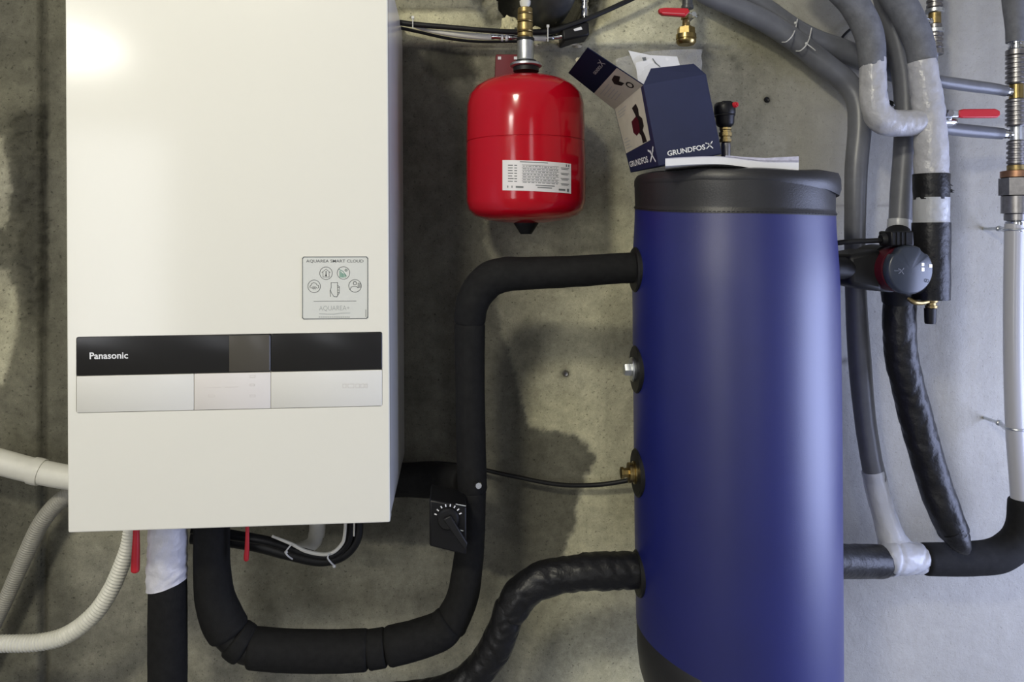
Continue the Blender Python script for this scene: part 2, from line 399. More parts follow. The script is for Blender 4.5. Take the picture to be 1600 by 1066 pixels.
def wall_mat():
    m = bpy.data.materials.new('raw_concrete'); m.use_nodes = True; nt = m.node_tree; N, Lk = nt.nodes, nt.links; b = N['Principled BSDF']
    at = N.new('ShaderNodeAttribute'); at.attribute_name = 'stain_shade'; sp = N.new('ShaderNodeSeparateColor'); Lk.new(at.outputs['Color'], sp.inputs[0])
    tc = N.new('ShaderNodeTexCoord')
    def nz(s, d, r=.6):
        n = N.new('ShaderNodeTexNoise'); n.inputs['Scale'].default_value = s; n.inputs['Detail'].default_value = d; n.inputs['Roughness'].default_value = r; Lk.new(tc.outputs['Object'], n.inputs['Vector']); return n.outputs[0]
    def mth(op, a, c):
        n = N.new('ShaderNodeMath'); n.operation = op
        for i, q in enumerate((a, c)):
            if isinstance(q, (int, float)): n.inputs[i].default_value = q
            else: Lk.new(q, n.inputs[i])
        return n.outputs[0]
    def mr(v, a, c, d, e):
        n = N.new('ShaderNodeMapRange'); Lk.new(v, n.inputs[0])
        for i, q in enumerate((a, c, d, e)): n.inputs[i + 1].default_value = q
        return n.outputs[0]
    big = mr(nz(5, 8, .68), .3, .7, .62, 1.34); fine = mr(nz(38, 9, .78), .32, .68, .72, 1.24)
    speck = mr(nz(170, 3, .6), .30, .40, .48, 1.0); grain = mr(nz(500, 2), .3, .7, .88, 1.10)
    t = mth('MULTIPLY', mth('MULTIPLY', sp.outputs[0], big), mth('MULTIPLY', fine, mth('MULTIPLY', speck, grain)))
    amt = mth('MULTIPLY', big, mth('MULTIPLY', fine, mth('MULTIPLY', speck, grain)))
    t = mth('MULTIPLY', sp.outputs[0], mth('ADD', 1.0, mth('MULTIPLY', mth('SUBTRACT', amt, 1.0), sp.outputs[2])))
    mx = N.new('ShaderNodeMix'); mx.data_type = 'RGBA'; Lk.new(sp.outputs[1], mx.inputs['Factor'])
    mx.inputs[6].default_value = (1.0, .985, .97, 1); mx.inputs[7].default_value = (1.06, 1.01, .68, 1)
    sc = N.new('ShaderNodeVectorMath'); sc.operation = 'SCALE'; Lk.new(mx.outputs[2], sc.inputs[0]); Lk.new(t, sc.inputs['Scale'])
    Lk.new(sc.outputs[0], b.inputs['Base Color']); b.inputs['Roughness'].default_value = .82; b.inputs['Specular IOR Level'].default_value = .25
    bp = N.new('ShaderNodeBump'); bp.inputs['Strength'].default_value = .55; bp.inputs['Distance'].default_value = .003
    Lk.new(mth('ADD', nz(110, 6, .7), mth('MULTIPLY', speck, .6)), bp.inputs['Height']); Lk.new(bp.outputs[0], b.inputs['Normal'])
    return m
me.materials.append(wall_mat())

def struct(name, mb, m):
    o = mb.build(name, m, smooth=False); o['kind'] = 'structure'; return o
struct('floor', MB().box(XL - .1, YB - .1, -.1, XR + .1, .25, 0), M['floor'])
struct('ceiling', MB().box(XL - .1, YB - .1, ZT, XR + .1, .25, ZT + .1), M['room'])
struct('wall_left', MB().box(XL - .1, YB, 0, XL, .2, ZT), M['room'])
wr_ = MB(); wr_.box(XR, YB, 0, XR + .1, -1.32, ZT); wr_.box(XR, -.24, 0, XR + .1, .2, ZT); wr_.box(XR, -1.32, 0, XR + .1, -.24, .08); wr_.box(XR, -1.32, 1.26, XR + .1, -.24, ZT)
struct('wall_right', wr_, M['room'])
wf = MB(); wf.box(XL, YB - .1, 0, -2.49, YB, ZT); wf.box(-2.49, YB - .1, 0, -1.83, YB, .2); wf.box(-2.49, YB - .1, 1.84, -1.83, YB, ZT); wf.box(-1.83, YB - .1, 0, .27, YB, ZT); wf.box(.73, YB - .1, 0, XR, YB, ZT); wf.box(.27, YB - .1, 2.12, .73, YB, ZT)
struct('wall_front', wf, M['room'])

# ------------------------------------------------------------------ heat pump unit
DF = .36
a_, b_ = P(106, 833, DF), P(609.5, 815, DF)
tilt = math.atan2(b_.z - a_.z, b_.x - a_.x) * .6
X0 = P(106, 520, DF).x; UW = (P(609.5, 520, DF).x - X0); Z0 = a_.z
UH = P(106, -66, DF).z - Z0; YF = -(DF - .004)
unit = thing('heat_pump_unit', 'large cream wall-hung heat pump cabinet with black display band on concrete wall', 'heat pump', (X0, -.004, Z0))
unit.rotation_euler = (0, -tilt, 0)
def U(px, py, c=0):
    p = P(px, py, DF); x, z = p.x - X0, p.z - Z0
    ct, st = math.cos(tilt), math.sin(tilt)
    return Vector((x * ct + z * st, YF - c, -x * st + z * ct))
def rrect(x0, z0, x1, z1, r, y, n=5):
    out = []
    for cx, cz, a0 in ((x1 - r, z0 + r, -90), (x1 - r, z1 - r, 0), (x0 + r, z1 - r, 90), (x0 + r, z0 + r, 180)):
        for k in range(n + 1):
            a = math.radians(a0 + 90 * k / n); out.append(Vector((cx + r * math.cos(a), y, cz + r * math.sin(a))))
    return out
def rpoly(pts, r, y, n=4):
    """rounded polygon from 2D corners (x,z)"""
    out = []; m = len(pts)
    for i in range(m):
        p = np.array(pts[i]); a = np.array(pts[i - 1]) - p; b = np.array(pts[(i + 1) % m]) - p
        a = a / np.linalg.norm(a); b = b / np.linalg.norm(b)
        s0, s1 = p + a * r, p + b * r
        for k in range(n + 1):
            t = k / n; q = (1 - t) ** 2 * s0 + 2 * t * (1 - t) * p + t * t * s1; out.append(Vector((q[0], y, q[1])))
    return out
cb = MB().loft([rrect(.001, .001, UW - .001, UH - .001, .004, 0), rrect(.001, .001, UW - .001, UH - .001, .004, YF + .0225)])
cb.build('cabinet', M['side'], unit, local=True)
gp = MB().loft([rrect(.004, .004, UW - .004, UH - .004, .004, YF + .0235), rrect(.004, .004, UW - .004, UH - .004, .004, YF + .020)])
q = [U(119, 646), U(597.5, 635), U(597.5, 518.5), U(119, 526.5)]
quad = [(v.x, v.z) for v in q]
fp = MB()
oc = [(0, 0), (UW, 0), (UW, UH), (0, UH)]
oi = [(.0018, .0018), (UW - .0018, .0018), (UW - .0018, UH - .0018), (.0018, UH - .0018)]
fp.loft([rpoly(oc, .003, YF + .022), rpoly(oc, .003, YF + .0018), rpoly([(.0006, .0006), (UW - .0006, .0006), (UW - .0006, UH - .0006), (.0006, UH - .0006)], .003, YF + .0006), rpoly(oi, .003, YF), rpoly(quad, .004, YF), rpoly(quad, .004, YF + .005)])
front = fp.build('front_panel', M['cream'], unit, local=True, angle=14)
gp.build('panel_gasket', M['gap'], unit, local=True)
def slab(name, pl, pr, yt0, yt1, yb0, yb1, m, c=0.0006, r=.0012):
    """slab in the recess between pixel columns pl, pr; top line yt0->yt1 and bottom line yb0->yb1 are given at px 119 and 597.5"""
    f = lambda y0, y1, x: y0 + (y1 - y0) * (x - 119) / 478.5
    c4 = [U(pl, f(yb0, yb1, pl)), U(pr, f(yb0, yb1, pr)), U(pr, f(yt0, yt1, pr)), U(pl, f(yt0, yt1, pl))]
    pts = [(v.x, v.z) for v in c4]
    cen = np.mean(pts, 0); pin = [tuple(np.array(p) + np.sign(cen - np.array(p)) * .0005) for p in pts]
    return MB().loft([rpoly(pts, r, YF + .0048), rpoly(pts, r, YF - c + .0005), rpoly(pin, r, YF - c)]).build(name, m, unit, local=True)
dp = slab('display_window', 119.8, 422.6, 527.3, 519.4, 587.4, 577.2, M['gloss_black'], r=.0022)
dp2 = slab('display_window', 423.4, 596.8, 527.3, 519.4, 587.4, 577.2, M['gloss_black'], r=.0022)
slab('screen_reflection', 358, 421.8, 528.6, 520.6, 586.4, 576.2, M['glass_reflection'], c=.0009)['label'] = 'dull brownish room reflection on the black glass, put in as colour'
slab('cover_flap', 119.8, 302.8, 588.2, 578, 645.2, 634.2, M['flap'])
slab('control_panel', 303.6, 422.6, 588.2, 578, 645.2, 634.2, M['ctrl'])
slab('cover_flap', 423.4, 596.8, 588.2, 578, 645.2, 634.2, M['flap'])
fl = lambda a, b, c: U(a, b, c)
t = MB(); text(t, fl, 'Panasonic', 140.5, 561.3, 60, 10.5, angle=.9, bold=.018, c=.0009); t.build('lettering', M['print_white'], unit, local=True, smooth=False)
t = MB()
for (x, y, w) in ((326, 620, 9), (391, 590, 8), (391, 603, 7), (391, 620, 8)):
    strokes(t, fl, [(x, y), (x + w, y), (x + w, y - 3), (x, y - 3)], .5, True, c=.0009)
strokes(t, fl, [(318, 606), (345, 605.4)], .5, c=.0009); strokes(t, fl, [(352, 605.2), (372, 604.8)], .5, c=.0009)
for (x, w) in ((536, 5), (544, 9), (556, 6), (564, 5), (571, 3)):
    strokes(t, fl, [(x, 606), (x + w, 605.8), (x + w, 600), (x, 600.2)], .5, True, c=.0009)
t.build('faint_markings', mat('faint_print', (.66, .62, .59), .5), unit, local=True, smooth=False)['kind'] = 'stuff'
# information sticker
s4 = [U(472, 499.5), U(575.5, 498.3), U(575.5, 400.5), U(472, 401)]; sp4 = [(v.x, v.z) for v in s4]
sticker = MB().loft([rpoly(sp4, .003, YF + .0002), rpoly(sp4, .003, YF - .0004)]).build('information_sticker', M['sticker'], unit, local=True)
sticker['label'] = 'silver square sticker with icons and a grey frame'
c_ = .0007; t = MB()
bl = [(475, 401.8), (572.5, 401.6), (574.7, 404), (574.7, 495.5), (572.5, 497.6), (475, 498.6), (472.8, 496.5), (472.8, 404)]
strokes(t, fl, bl, 1.25, True, c=c_)
text(t, fl, 'AQUAREA SMART CLOUD', 478.5, 411.2, 89.5, 5.6, bold=.006, c=c_)
for (x, y) in ((509.5, 427), (536.8, 426.6), (491, 447.5), (554.8, 446.8)): circle(t, fl, x, y, 9.8, .75)
# house with thermometer
strokes(t, fl, [(503, 426), (509.5, 420.5), (516, 426)], .7, c=c_); strokes(t, fl, [(504.8, 425), (504.8, 433), (514.2, 433), (514.2, 425)], .7, c=c_)
strokes(t, fl, [(509.5, 424), (509.5, 430)], 1.3, c=c_); circle(t, fl, 509.5, 430.5, .9, .9, n=10)
# cloud
strokes(t, fl, [(485, 450), (484.2, 447.6), (486.2, 445.6), (487.4, 443), (490.5, 441.6), (494, 443), (495.2, 445.4), (497.8, 446.4), (498, 449), (496.6, 450.4)], .8, c=c_)
for r in (2, 3.6, 5.2): circle(t, fl, 491, 453.2, r, .6, 215, 325, 8)
# person with pump
circle(t, fl, 554.6, 442.6, 2.6, .8, n=14); strokes(t, fl, [(547, 453), (548.6, 449), (552, 447.4), (557, 447.6), (559.5, 450)], .8, c=c_)
strokes(t, fl, [(559.5, 442.5), (563, 442.5), (563, 449), (559.5, 449), (559.5, 442.5)], .7, c=c_); strokes(t, fl, [(561.2, 444), (561.2, 448)], .7, c=c_)
# hand with phone
strokes(t, fl, [(517.4, 449), (517.4, 441.8), (527.6, 441.6), (527.6, 462)], .8, c=c_); strokes(t, fl, [(517.4, 449), (516, 454.5), (516.4, 463.5)], .8, c=c_)
strokes(t, fl, [(516.4, 453.4), (518, 458), (522, 463.6), (526.4, 464), (530, 458), (530.4, 448), (528, 446.4)], .8, c=c_)
for y in (449, 453, 457): strokes(t, fl, [(527.6, y), (530.4, y + .4)], .7, c=c_)
strokes(t, fl, [(490.5, 471), (556.5, 470.4)], .7, c=c_)
for k in range(17): strokes(t, fl, [(498.5 + 2.9 * k, 495.6), (499.8 + 2.9 * k, 495.55)], .8, c=c_)
strokes(t, fl, [(571.8, 484), (571.8, 495)], .8, c=c_)
t.build('printed_icons', M['print_grey'], sticker, local=True, smooth=False)
t = MB(); text(t, fl, 'AQUAREA+', 498.8, 486.8, 47.5, 8.6, angle=.8, bold=-.014, c=c_)
strokes(t, fl, [(499, 490.5), (510, 490.9), (522, 491), (534, 489.4), (547, 489.2)], .8, c=c_)
t.build('printed_wordmark', M['print_light'], sticker, local=True, smooth=False)
t = MB()
for k, h in enumerate((9, 7, 5.5, 4.6, 3.6)): strokes(t, fl, [(531.4 + 2 * k, 433), (531.4 + 2 * k, 433 - h)], 1.3, c=c_)
strokes(t, fl, [(530, 421), (536, 424), (541.5, 431.5)], .9, c=c_); circle(t, fl, 540.8, 422.2, 1.6, .8, n=10)
t.build('printed_chart', M['print_green'], sticker, local=True, smooth=False)

# ------------------------------------------------------------------ blue buffer tank
DT = .235
TC = P(1147, 600, DT); TS = SC(1147, DT); TR = 156.5 * TS * .988
zt = lambda py: P(1147, py, DT).z
tank = thing('buffer_tank', 'tall round buffer tank in blue vinyl jacket with black lid', 'water tank', (TC.x, TC.y, zt(1108)))
LEAN = -.010
def tank_pt(az, r, z):
    k = (z - zt(650)) * LEAN
    return Vector((TC.x + k + r * math.cos(az), TC.y + r * math.sin(az), z))
def sleeve(mb, ztop, zbot, rad, nz=24, seg=96, cap0=False, cap1=False):
    ls = []
    for i in range(nz + 1):
        t = i / nz; ls.append([tank_pt(2 * PI * k / seg, rad(t, 2 * PI * k / seg), ztop(2 * PI * k / seg) * (1 - t) + zbot(2 * PI * k / seg) * t) for k in range(seg)])
    return mb.loft(ls, cap0, cap1)
seam_t = lambda a: H + .0423 - .0035 * math.cos(a) + .0095 * math.sin(a) + .0012 * math.sin(3 * a)
seam_b = lambda a: H - .7037 - .028 * math.cos(a) + .0117 * math.sin(a) + .002 * math.sin(2 * a)
def rb(t, a):
    w = (1 - .030 * (1 - sst(0, .16, np.array(t)))) + .006 * math.sin(PI * t) + .0035 * noise.noise(Vector((math.cos(a) * 1.5, math.sin(a) * 1.5, t * 3)))
    return TR * float(w)
j = sleeve(MB(), seam_t, seam_b, rb, 40)
j.build('jacket', M['blue'], tank)
st_ = MB()
for dz in (.0016,):
    for k in range(150):
        a = 2 * PI * k / 150; z = seam_t(a) + dz; p = tank_pt(a, TR * .978, z); q_ = tank_pt(a + .026, TR * .978, seam_t(a + .026) + dz); st_.tube([p, q_], [.0006, .0006], 5)
o = st_.build('stitching', M['rubber'], tank); o['kind'] = 'stuff'
def rl(t, a): return TR * (.972 - .006 * t + .004 * noise.noise(Vector((math.cos(a) * 2, math.sin(a) * 2, t * 2))) + (.010 if t > .93 else 0))
lidz = lambda a: zt(289) - 2 * TS * math.cos(a)
sleeve(MB(), lambda a: lidz(a) + .004, lambda a: seam_t(a) - .001, rl, 16, cap0=True).build('collar', M['vinyl_black'], tank)
ls = []
rim = lambda a: max(0, math.cos(a + .30)) ** 4
for f_, h, g in ((.90, -.010, 0), (.982, -.009, -.012), (1.0, -.003, -.008), (.998, .006, .0), (.975, .013, .004), (.90, .016, .004), (.5, .017, 0), (.05, .017, 0)):
    ls.append([tank_pt(2 * PI * k / 96, TR * (f_ * (.976 + .045 * rim(2 * PI * k / 96))), lidz(2 * PI * k / 96) + h + g * rim(2 * PI * k / 96) + .0025 * noise.noise(Vector((math.cos(2 * PI * k / 96) * 2.5, math.sin(2 * PI * k / 96) * 2.5, 4)))) for k in range(96)])
MB().loft(ls).build('lid', M['vinyl_black'], tank)
ls = []
bz = zt(1108)
def sb(fr): return lambda a: seam_b(a) * (1 - fr) + bz * fr
for fr, f_ in ((0, .985), (.02, .995), (.3, .992), (.55, .97), (.75, .92), (.9, .84), (1, .74), (1, .02)):
    ls.append([tank_pt(2 * PI * k / 96, TR * f_, sb(fr)(2 * PI * k / 96)) for k in range(96)])
MB().loft(ls, False, True).build('base_cover', M['vinyl_black'], tank)
br = MB(); br.box(TC.x - .05, TC.y + TR * .9, zt(900), TC.x + .05, -.001, zt(500)); br.build('wall_bracket', M['rubber'], tank, bevel=.003)
def left_port(py, prof, ring=37, name='port_collar', dd=0):
    z = zt(py); c = tank_pt(PI, TR * .985, z)
    mb = MB().lathe([(.02 * TS, .0), (ring * TS, -.004), (ring * TS, .0035), ((ring - 2) * TS, .006), (14 * TS, .007), (13 * TS, .002)], c, (-1, 0, 0), 36)
    col = mb.build(name, M['rubber'], tank)
    return c, col
def right_port(py, ring=22):
    c = tank_pt(0, TR * .985, zt(py))
    return MB().lathe([(.02 * TS, .0), (ring * TS, -.004), (ring * TS, .008), (ring * .8 * TS, .014), (.01, .014)], c, (1, 0, 0), 32).build('port_collar', M['rubber'], tank)
for py in (421, 891): left_port(py, None, 35)
right_port(420); right_port(877, 26)
c, col = left_port(575, None, 37)
MB().lathe([(.005, 0), (.020, .004), (.021, .010), (.0195, .012), (.012, .0125), (.012, .013), (.0, .013)], c, (-1, 0, 0), 32).build('steel_plug', M['zinc'], col)
MB().lathe([(.0115, .012), (.0115, .022), (.010, .024), (.0001, .024)], c, (-1, 0, 0), 6).build('plug_hexagon', M['zinc'], col)
c, col = left_port(735, None, 37)
MB().lathe([(.005, 0), (.0195, .003), (.0195, .009), (.016, .010), (.016, .013), (.0175, .014), (.0175, .018), (.013, .019), (.0, .019)], c, (-1, 0, 0), 28).build('brass_fitting', M['brass'], col)
MB().lathe([(.0085, .018), (.0085, .026), (.0105, .027), (.0105, .031), (.007, .032), (.0001, .032)], c, (-1, 0, 0), 8).build('brass_nipple', M['brass'], col)

# ------------------------------------------------------------------ red expansion vessel
DV = .135
vc = P(822, 370, DV)
ves = thing('expansion_vessel', 'red enamel expansion vessel with white rating label hanging beside the cabinet', 'expansion vessel', tuple(vc))
vs_ = SC(822, DV)
vb = MB(); plathe(vb, 822, DV, [(120, 1), (120.5, 22), (123, 45), (129, 64), (138, 78), (150, 87.5), (166, 91), (200, 92), (222, 92.3), (222.6, 91.2), (223.8, 91.2), (224.4, 92.6), (280, 92.8), (314, 92.6), (327, 89.5), (337, 80), (343, 62), (347, 40), (349, 18), (349.5, 1)], 96, px1=821)
vb.build('vessel_body', M['red'], ves, angle=60)
mb = MB(); plathe(mb, 822, DV, [(343, 20), (350, 19), (364, 10), (366, 8.5), (366, .1)], 24); mb.build('bottom_cap', M['rubber'], ves)
mb = MB(); plathe(mb, 822, DV, [(98, 12), (99, 23), (100.5, 25), (103.5, 25), (105, 23), (105.5, 12)], 40); mb.build('neck_flange', M['zinc'], ves)
mb = MB(); plathe(mb, 822, DV, [(105, 12), (105.5, 20), (112, 20), (113, 12)], 40); mb.build('neck_gasket', M['rubber'], ves)
mb = MB(); plathe(mb, 822, DV, [(95, 10), (95, 16), (100, 16), (100, 10)], 32); mb.build('flange_gasket', M['rubber'], ves)
mb = MB(); plathe(mb, 821, DV, [(63.5, 9), (64, 13), (92, 13), (95, 14.2), (97, 13)], 32); mb.build('zinc_nipple', M['zinc'], ves)
mb = MB(); plathe(mb, 821, DV, [(60, 9), (60, 14), (64.5, 14), (64.5, 9)], 32); mb.build('sealing_ring', M['rubber'], ves)
# curved rating label
O_ = P(822, 280, DV); Rv = 92.8 * vs_
def lab(a, b, c):
    """a: -1..1 across the label, b: 0..1 down"""
    px = 836.5 + 50.5 * a; az = math.asin(max(-1, min(1, (px - 822) / 93.4))) + .02
    # direction on the vessel facing the camera
    vdir = Vector((O_.x, O_.y + D, 0)).normalized(); base = math.atan2(-vdir.y, -vdir.x)
    ang = base + az
    z = P(822, 254 + 46.5 * b + 2.0 * a, DV + .08).z
    return Vector((O_.x + (Rv + c) * math.cos(ang), O_.y + (Rv + c) * math.sin(ang), z))
ls = [[lab(-1 + 2 * i / 24, b, c) for b, c in ((0, .0001), (0, .0007), (1, .0007), (1, .0001))] for i in range(25)]
lb = MB().loft(ls).build('rating_label', M['label_white'], ves)
t = MB()
def ll(a0, a1, b, w, c=.001):
    n = max(2, int(abs(a1 - a0) * 12))
    for k in range(n):
        x0, x1 = a0 + (a1 - a0) * k / n, a0 + (a1 - a0) * (k + 1) / n
        t.add([lab(x0, b - w / 2, c), lab(x1, b - w / 2, c), lab(x1, b + w / 2, c), lab(x0, b + w / 2, c)], [(0, 1, 2, 3)])
for k in range(7):
    b = .15 + .088 * k; ll(-.44, .62, b, .013)
    x = -.42
    while x < .55:
        w = .03 + random.random() * .09; ll(x, min(x + w, .6), b + .04, .022); x += w + .03
    ll(-.84, -.72 + .05 * random.random(), b + .02, .03); ll(-.66, -.58, b + .02, .03)
    if k % 2 == 0: ll(.68, .93, b + .02, .02); ll(.70, .9, b + .06, .02)
ll(-.5, .3, .05, .025); ll(-.05, .5, .80, .03); ll(.0, .42, .87, .03); ll(.62, .82, .90, .06); ll(.87, .93, .90, .10); ll(-.62, -.40, .88, .06); ll(-.86, -.83, .88, .07); ll(-.74, -.71, .88, .07)
ll(.84, .87, .08, .08); ll(.91, .94, .08, .08)
t.build('label_print', M['print_grey'], lb, smooth=False)
# wall bracket of the vessel
mb = MB(); p0, p1 = P(775, 84, .03), P(806, 122, .03)
q_ = P(806, 84, .03)
def hexa(mb, c4, d0, d1):
    """prism from 4 pixel corners between two distances from the wall, straight outwards"""
    f = [P(x, y, d1) for x, y in c4]; k = [Vector((v.x, -d0, v.z)) for v in f]
    return mb.add(f + k, [(0, 1, 2, 3), (7, 6, 5, 4), (0, 4, 5, 1), (1, 5, 6, 2), (2, 6, 7, 3), (3, 7, 4, 0)])
hexa(mb, [(775, 85), (808, 85), (808, 135), (773, 135)], 0.0, .026)
hexa(mb, [(776, 124), (868, 124), (868, 135), (776, 135)], .02, .10)
mb.build('mounting_bracket', M['red_dark'], ves, bevel=.001)
for x_ in (778, 803):
    mb = MB(); hexa(mb, [(x_, 88.5), (x_ + 5, 88.5), (x_ + 5, 93), (x_, 93)], .0258, .0272); mb.build('bracket_slot', M['paper'], ves)

# brass coupling above the vessel
bc = thing('brass_coupling', 'stack of ridged brass couplings screwed on top of the red vessel', 'pipe fitting', tuple(P(820.5, 60, DV)))
for (y0, y1, r) in ((13, 23, 11.6), (23.2, 35.5, 12), (36, 51, 12.2), (51.6, 60.4, 12)):
    mb = MB(); plathe(mb, 820.5, DV, [(y0, r - 3), (y0, r - .8), (y0 + 1, r), (y1 - 3, r), (y1 - 2.4, r - .6), (y1 - 1.6, r + .4), (y1 - .4, r), (y1, r - 3)], 28); mb.build('brass_segment', M['brass_dull'], bc)
mb = MB(); plathe(mb, 820.5, DV, [(-40, 6.5), (2, 6.5), (2, 8.8), (7.5, 8.2), (10, 6.5), (13.5, 6.5)], 20); mb.build('white_insert', M['white_plastic'], bc)

# ------------------------------------------------------------------ insulated pipes
def sleevep(name, ctrl, m, parent, n=10, segs=28, a=.02, fr=45, cre=0, seed=1, rnd=.007, step=.006, smooth=True, turn=0):
    p, r = ptube(ctrl, n); p, r = dense(p, r, step)
    return MB().tube(p, r, segs, wr=wrinkle(a, fr, cre, seed, turn=turn), round_end=rnd).build(name, m, parent, angle=60)
R1 = thing('insulated_pipe', 'black foam insulated pipe looping under the cabinet up to the tank top port', 'pipe', tuple(P(470, 1050, .21)))
p, r = ptube([(331, 775, .215, 21), (331, 880, .215, 21), (337, 940, .21, 23), (352, 982, .21, 25), (378, 1006, .21, 25), (410, 1014, .21, 25), (570, 1016, .21, 24), (650, 1000, .21, 23), (696, 980, .21, 22), (722, 935, .205, 19), (735, 840, .205, 17), (738, 764, .205, 17), (734, 510, .205, 18), (737, 478, .21, 18), (747, 456, .21, 18)], 8)
MB().tube(p, r, 16).build('inner_pipe', M['rubber'], R1)
sleevep('insulation_sleeve', [(331, 772, .215, 26.5), (331, 830, .215, 27), (331, 880, .215, 27.5), (335, 930, .21, 29.5), (346, 965, .21, 32), (357, 985, .21, 32)], M['foam'], R1, seed=1, a=.012)
sleevep('insulation_sleeve', [(369, 998, .21, 31), (377, 1004, .21, 31.5), (382, 1007, .21, 31)], M['foam'], R1, seed=2, a=.012, rnd=.005)
sleevep('insulation_sleeve', [(396, 1013, .21, 31), (450, 1017, .21, 31), (520, 1018, .21, 31), (570, 1016, .21, 30.5)], M['foam'], R1, seed=3, a=.012)
sleevep('insulation_sleeve', [(578, 1015.5, .21, 29.5), (600, 1012, .21, 29)], M['foam'], R1, seed=4, a=.012, rnd=.004)
sleevep('insulation_sleeve', [(610, 1010, .21, 30), (650, 1000, .21, 29.5), (686, 987, .21, 29), (700, 975, .21, 28)], M['foam'], R1, seed=5, a=.014)
sleevep('insulation_sleeve', [(703, 976, .205, 27), (722, 935, .205, 25), (730, 890, .205, 24), (735, 840, .205, 22.5), (737, 770, .205, 22.5)], M['foam'], R1, seed=6, a=.012)
sleevep('insulation_sleeve', [(738, 764, .205, 23), (736, 690, .205, 23), (734.5, 600, .205, 23), (734, 510, .205, 24)], M['foam'], R1, seed=7, a=.015)
sleevep('insulation_sleeve', [(734, 500, .205, 24.5), (737, 478, .21, 25.5), (747, 456, .21, 27), (765, 437, .215, 28), (790, 429, .22, 27), (830, 427, .225, 25.5), (900, 424, .235, 24.5), (960, 420, .235, 24), (1003, 418, .235, 24)], M['foam'], R1, seed=8, a=.022)
mb = MB(); b0 = P(746.5, 757, .235); mb.lathe([(.0001, .012), (.005, .012), (.006, .009), (.006, -.002)], b0, (.1, -1, .1), 14); mb.build('bolt_head', M['chrome'], R1)
R1b = thing('branch_pipe', 'short black foam insulated pipe from under the cabinet to the loop valve', 'pipe', tuple(P(660, 775, .09)))
sleevep('insulation_sleeve', [(585, 753, .065, 25), (630, 750, .075, 26), (680, 751, .10, 27), (722, 754, .155, 25)], M['foam'], R1b, seed=9, a=.012)

VA = thing('valve_actuator', 'black valve motor box with white-ticked dial on the vertical insulated pipe', 'valve actuator', tuple(P(697, 860, .25)))
mb = MB(); hexa(mb, [(671, 781), (729, 792), (729, 868), (671, 854)], .205, .285); mb.build('motor_box', M['black_plastic'], VA, bevel=.003)
mb = MB(); kc = P(700, 810, .286); mb.lathe([(.0175, -.002), (.0175, .006), (.015, .009), (.0001, .009)], kc, (0, -1, 0), 32); mb.build('dial', M['rubber'], VA)
mb = MB()
for k in range(8):
    a = math.radians(205 - 30 * k + 0) if False else math.radians(20 + 20 * k); rr = .0195
    p = kc + Vector((rr * math.cos(a), -.0008, rr * math.sin(a))); q_ = kc + Vector((rr * 1.2 * math.cos(a), -.0008, rr * 1.2 * math.sin(a))); mb.tube([p, q_], [.0011, .0011], 6)
mb.build('dial_ticks', M['print_white'], VA)
mb = MB(); hv = [(692, 812), (704, 806), (731, 850), (727, 862)]; f = [P(x, y, .302) for x, y in hv]; k_ = [v + Vector((0, .008, 0)) for v in f]; mb.add(f + k_, [(0, 1, 2, 3), (7, 6, 5, 4), (0, 4, 5, 1), (1, 5, 6, 2), (2, 6, 7, 3), (3, 7, 4, 0)]); mb.build('pointer_lever', M['rubber'], VA, bevel=.002)
for u_, w_ in (((712, 788), (728, 791)), ((717, 828), (724, 830))): MB().tube([P(*u_, .287), P(*w_, .287)], [.0009, .0009], 6).build('edge_trim', M['print_light'], VA)

R2 = thing('taped_return_pipe', 'black shiny tape-wrapped pipe curving from the lower left tank port to the floor', 'pipe', tuple(P(770, 1060, .22)))
sleevep('wrapped_insulation', [(1005, 891, .235, 27), (950, 892, .235, 29), (890, 897, .235, 28), (845, 907, .235, 28), (815, 927, .235, 28), (797, 958, .235, 26)], M['tape_black'], R2, seed=11, a=.03, cre=.09, fr=40, segs=48, step=.0035, turn=.05)
sleevep('wrapped_insulation', [(797, 950, .235, 24.5), (785, 985, .235, 25.5), (768, 1022, .23, 26), (735, 1060, .225, 25), (690, 1084, .22, 25), (620, 1094, .21, 25), (540, 1099, .20, 25)], M['tape_black'], R2, seed=12, a=.03, cre=.09, fr=40, segs=48, step=.0035, turn=.05)

R3 = thing('taped_drop_pipe', 'straight black insulated pipe with white taped top below the cabinet', 'pipe', tuple(P(262, 1150, .23)))
sleevep('insulation_sleeve', [(262, 892, .23, 28), (262, 950, .23, 28.8), (262, 1050, .23, 29), (262, 1150, .23, 29)], M['foam'], R3, seed=13, a=.018)
p, r = ptube([(262, 772, .23, 29), (262, 838, .23, 29.5), (261, 880, .23, 30.5), (261, 912, .23, 31.3)], 12); p, r = dense(p, r, .003)
mb = MB().tube(p, r, 48, wr=wrinkle(.03, 55, .06, 17, 1.6))
zu, zl, xc_, hw = P(262, 880, .23).z, P(262, 921, .23).z, P(261, 900, .23).x, 30 * SC(262, .23)
vv = [(v[0], v[1], v[2] + 10 * SC(262, .23) * min(1, max(0, (zu - v[2]) / (zu - zl))) * (v[0] - xc_) / hw) for v in mb.v]   # slanting lower edge of the tape
mb.v = vv; mb.build('tape_wrap', M['tape_white'], R3, angle=60)['label'] = 'wrinkled white tape wrapping'

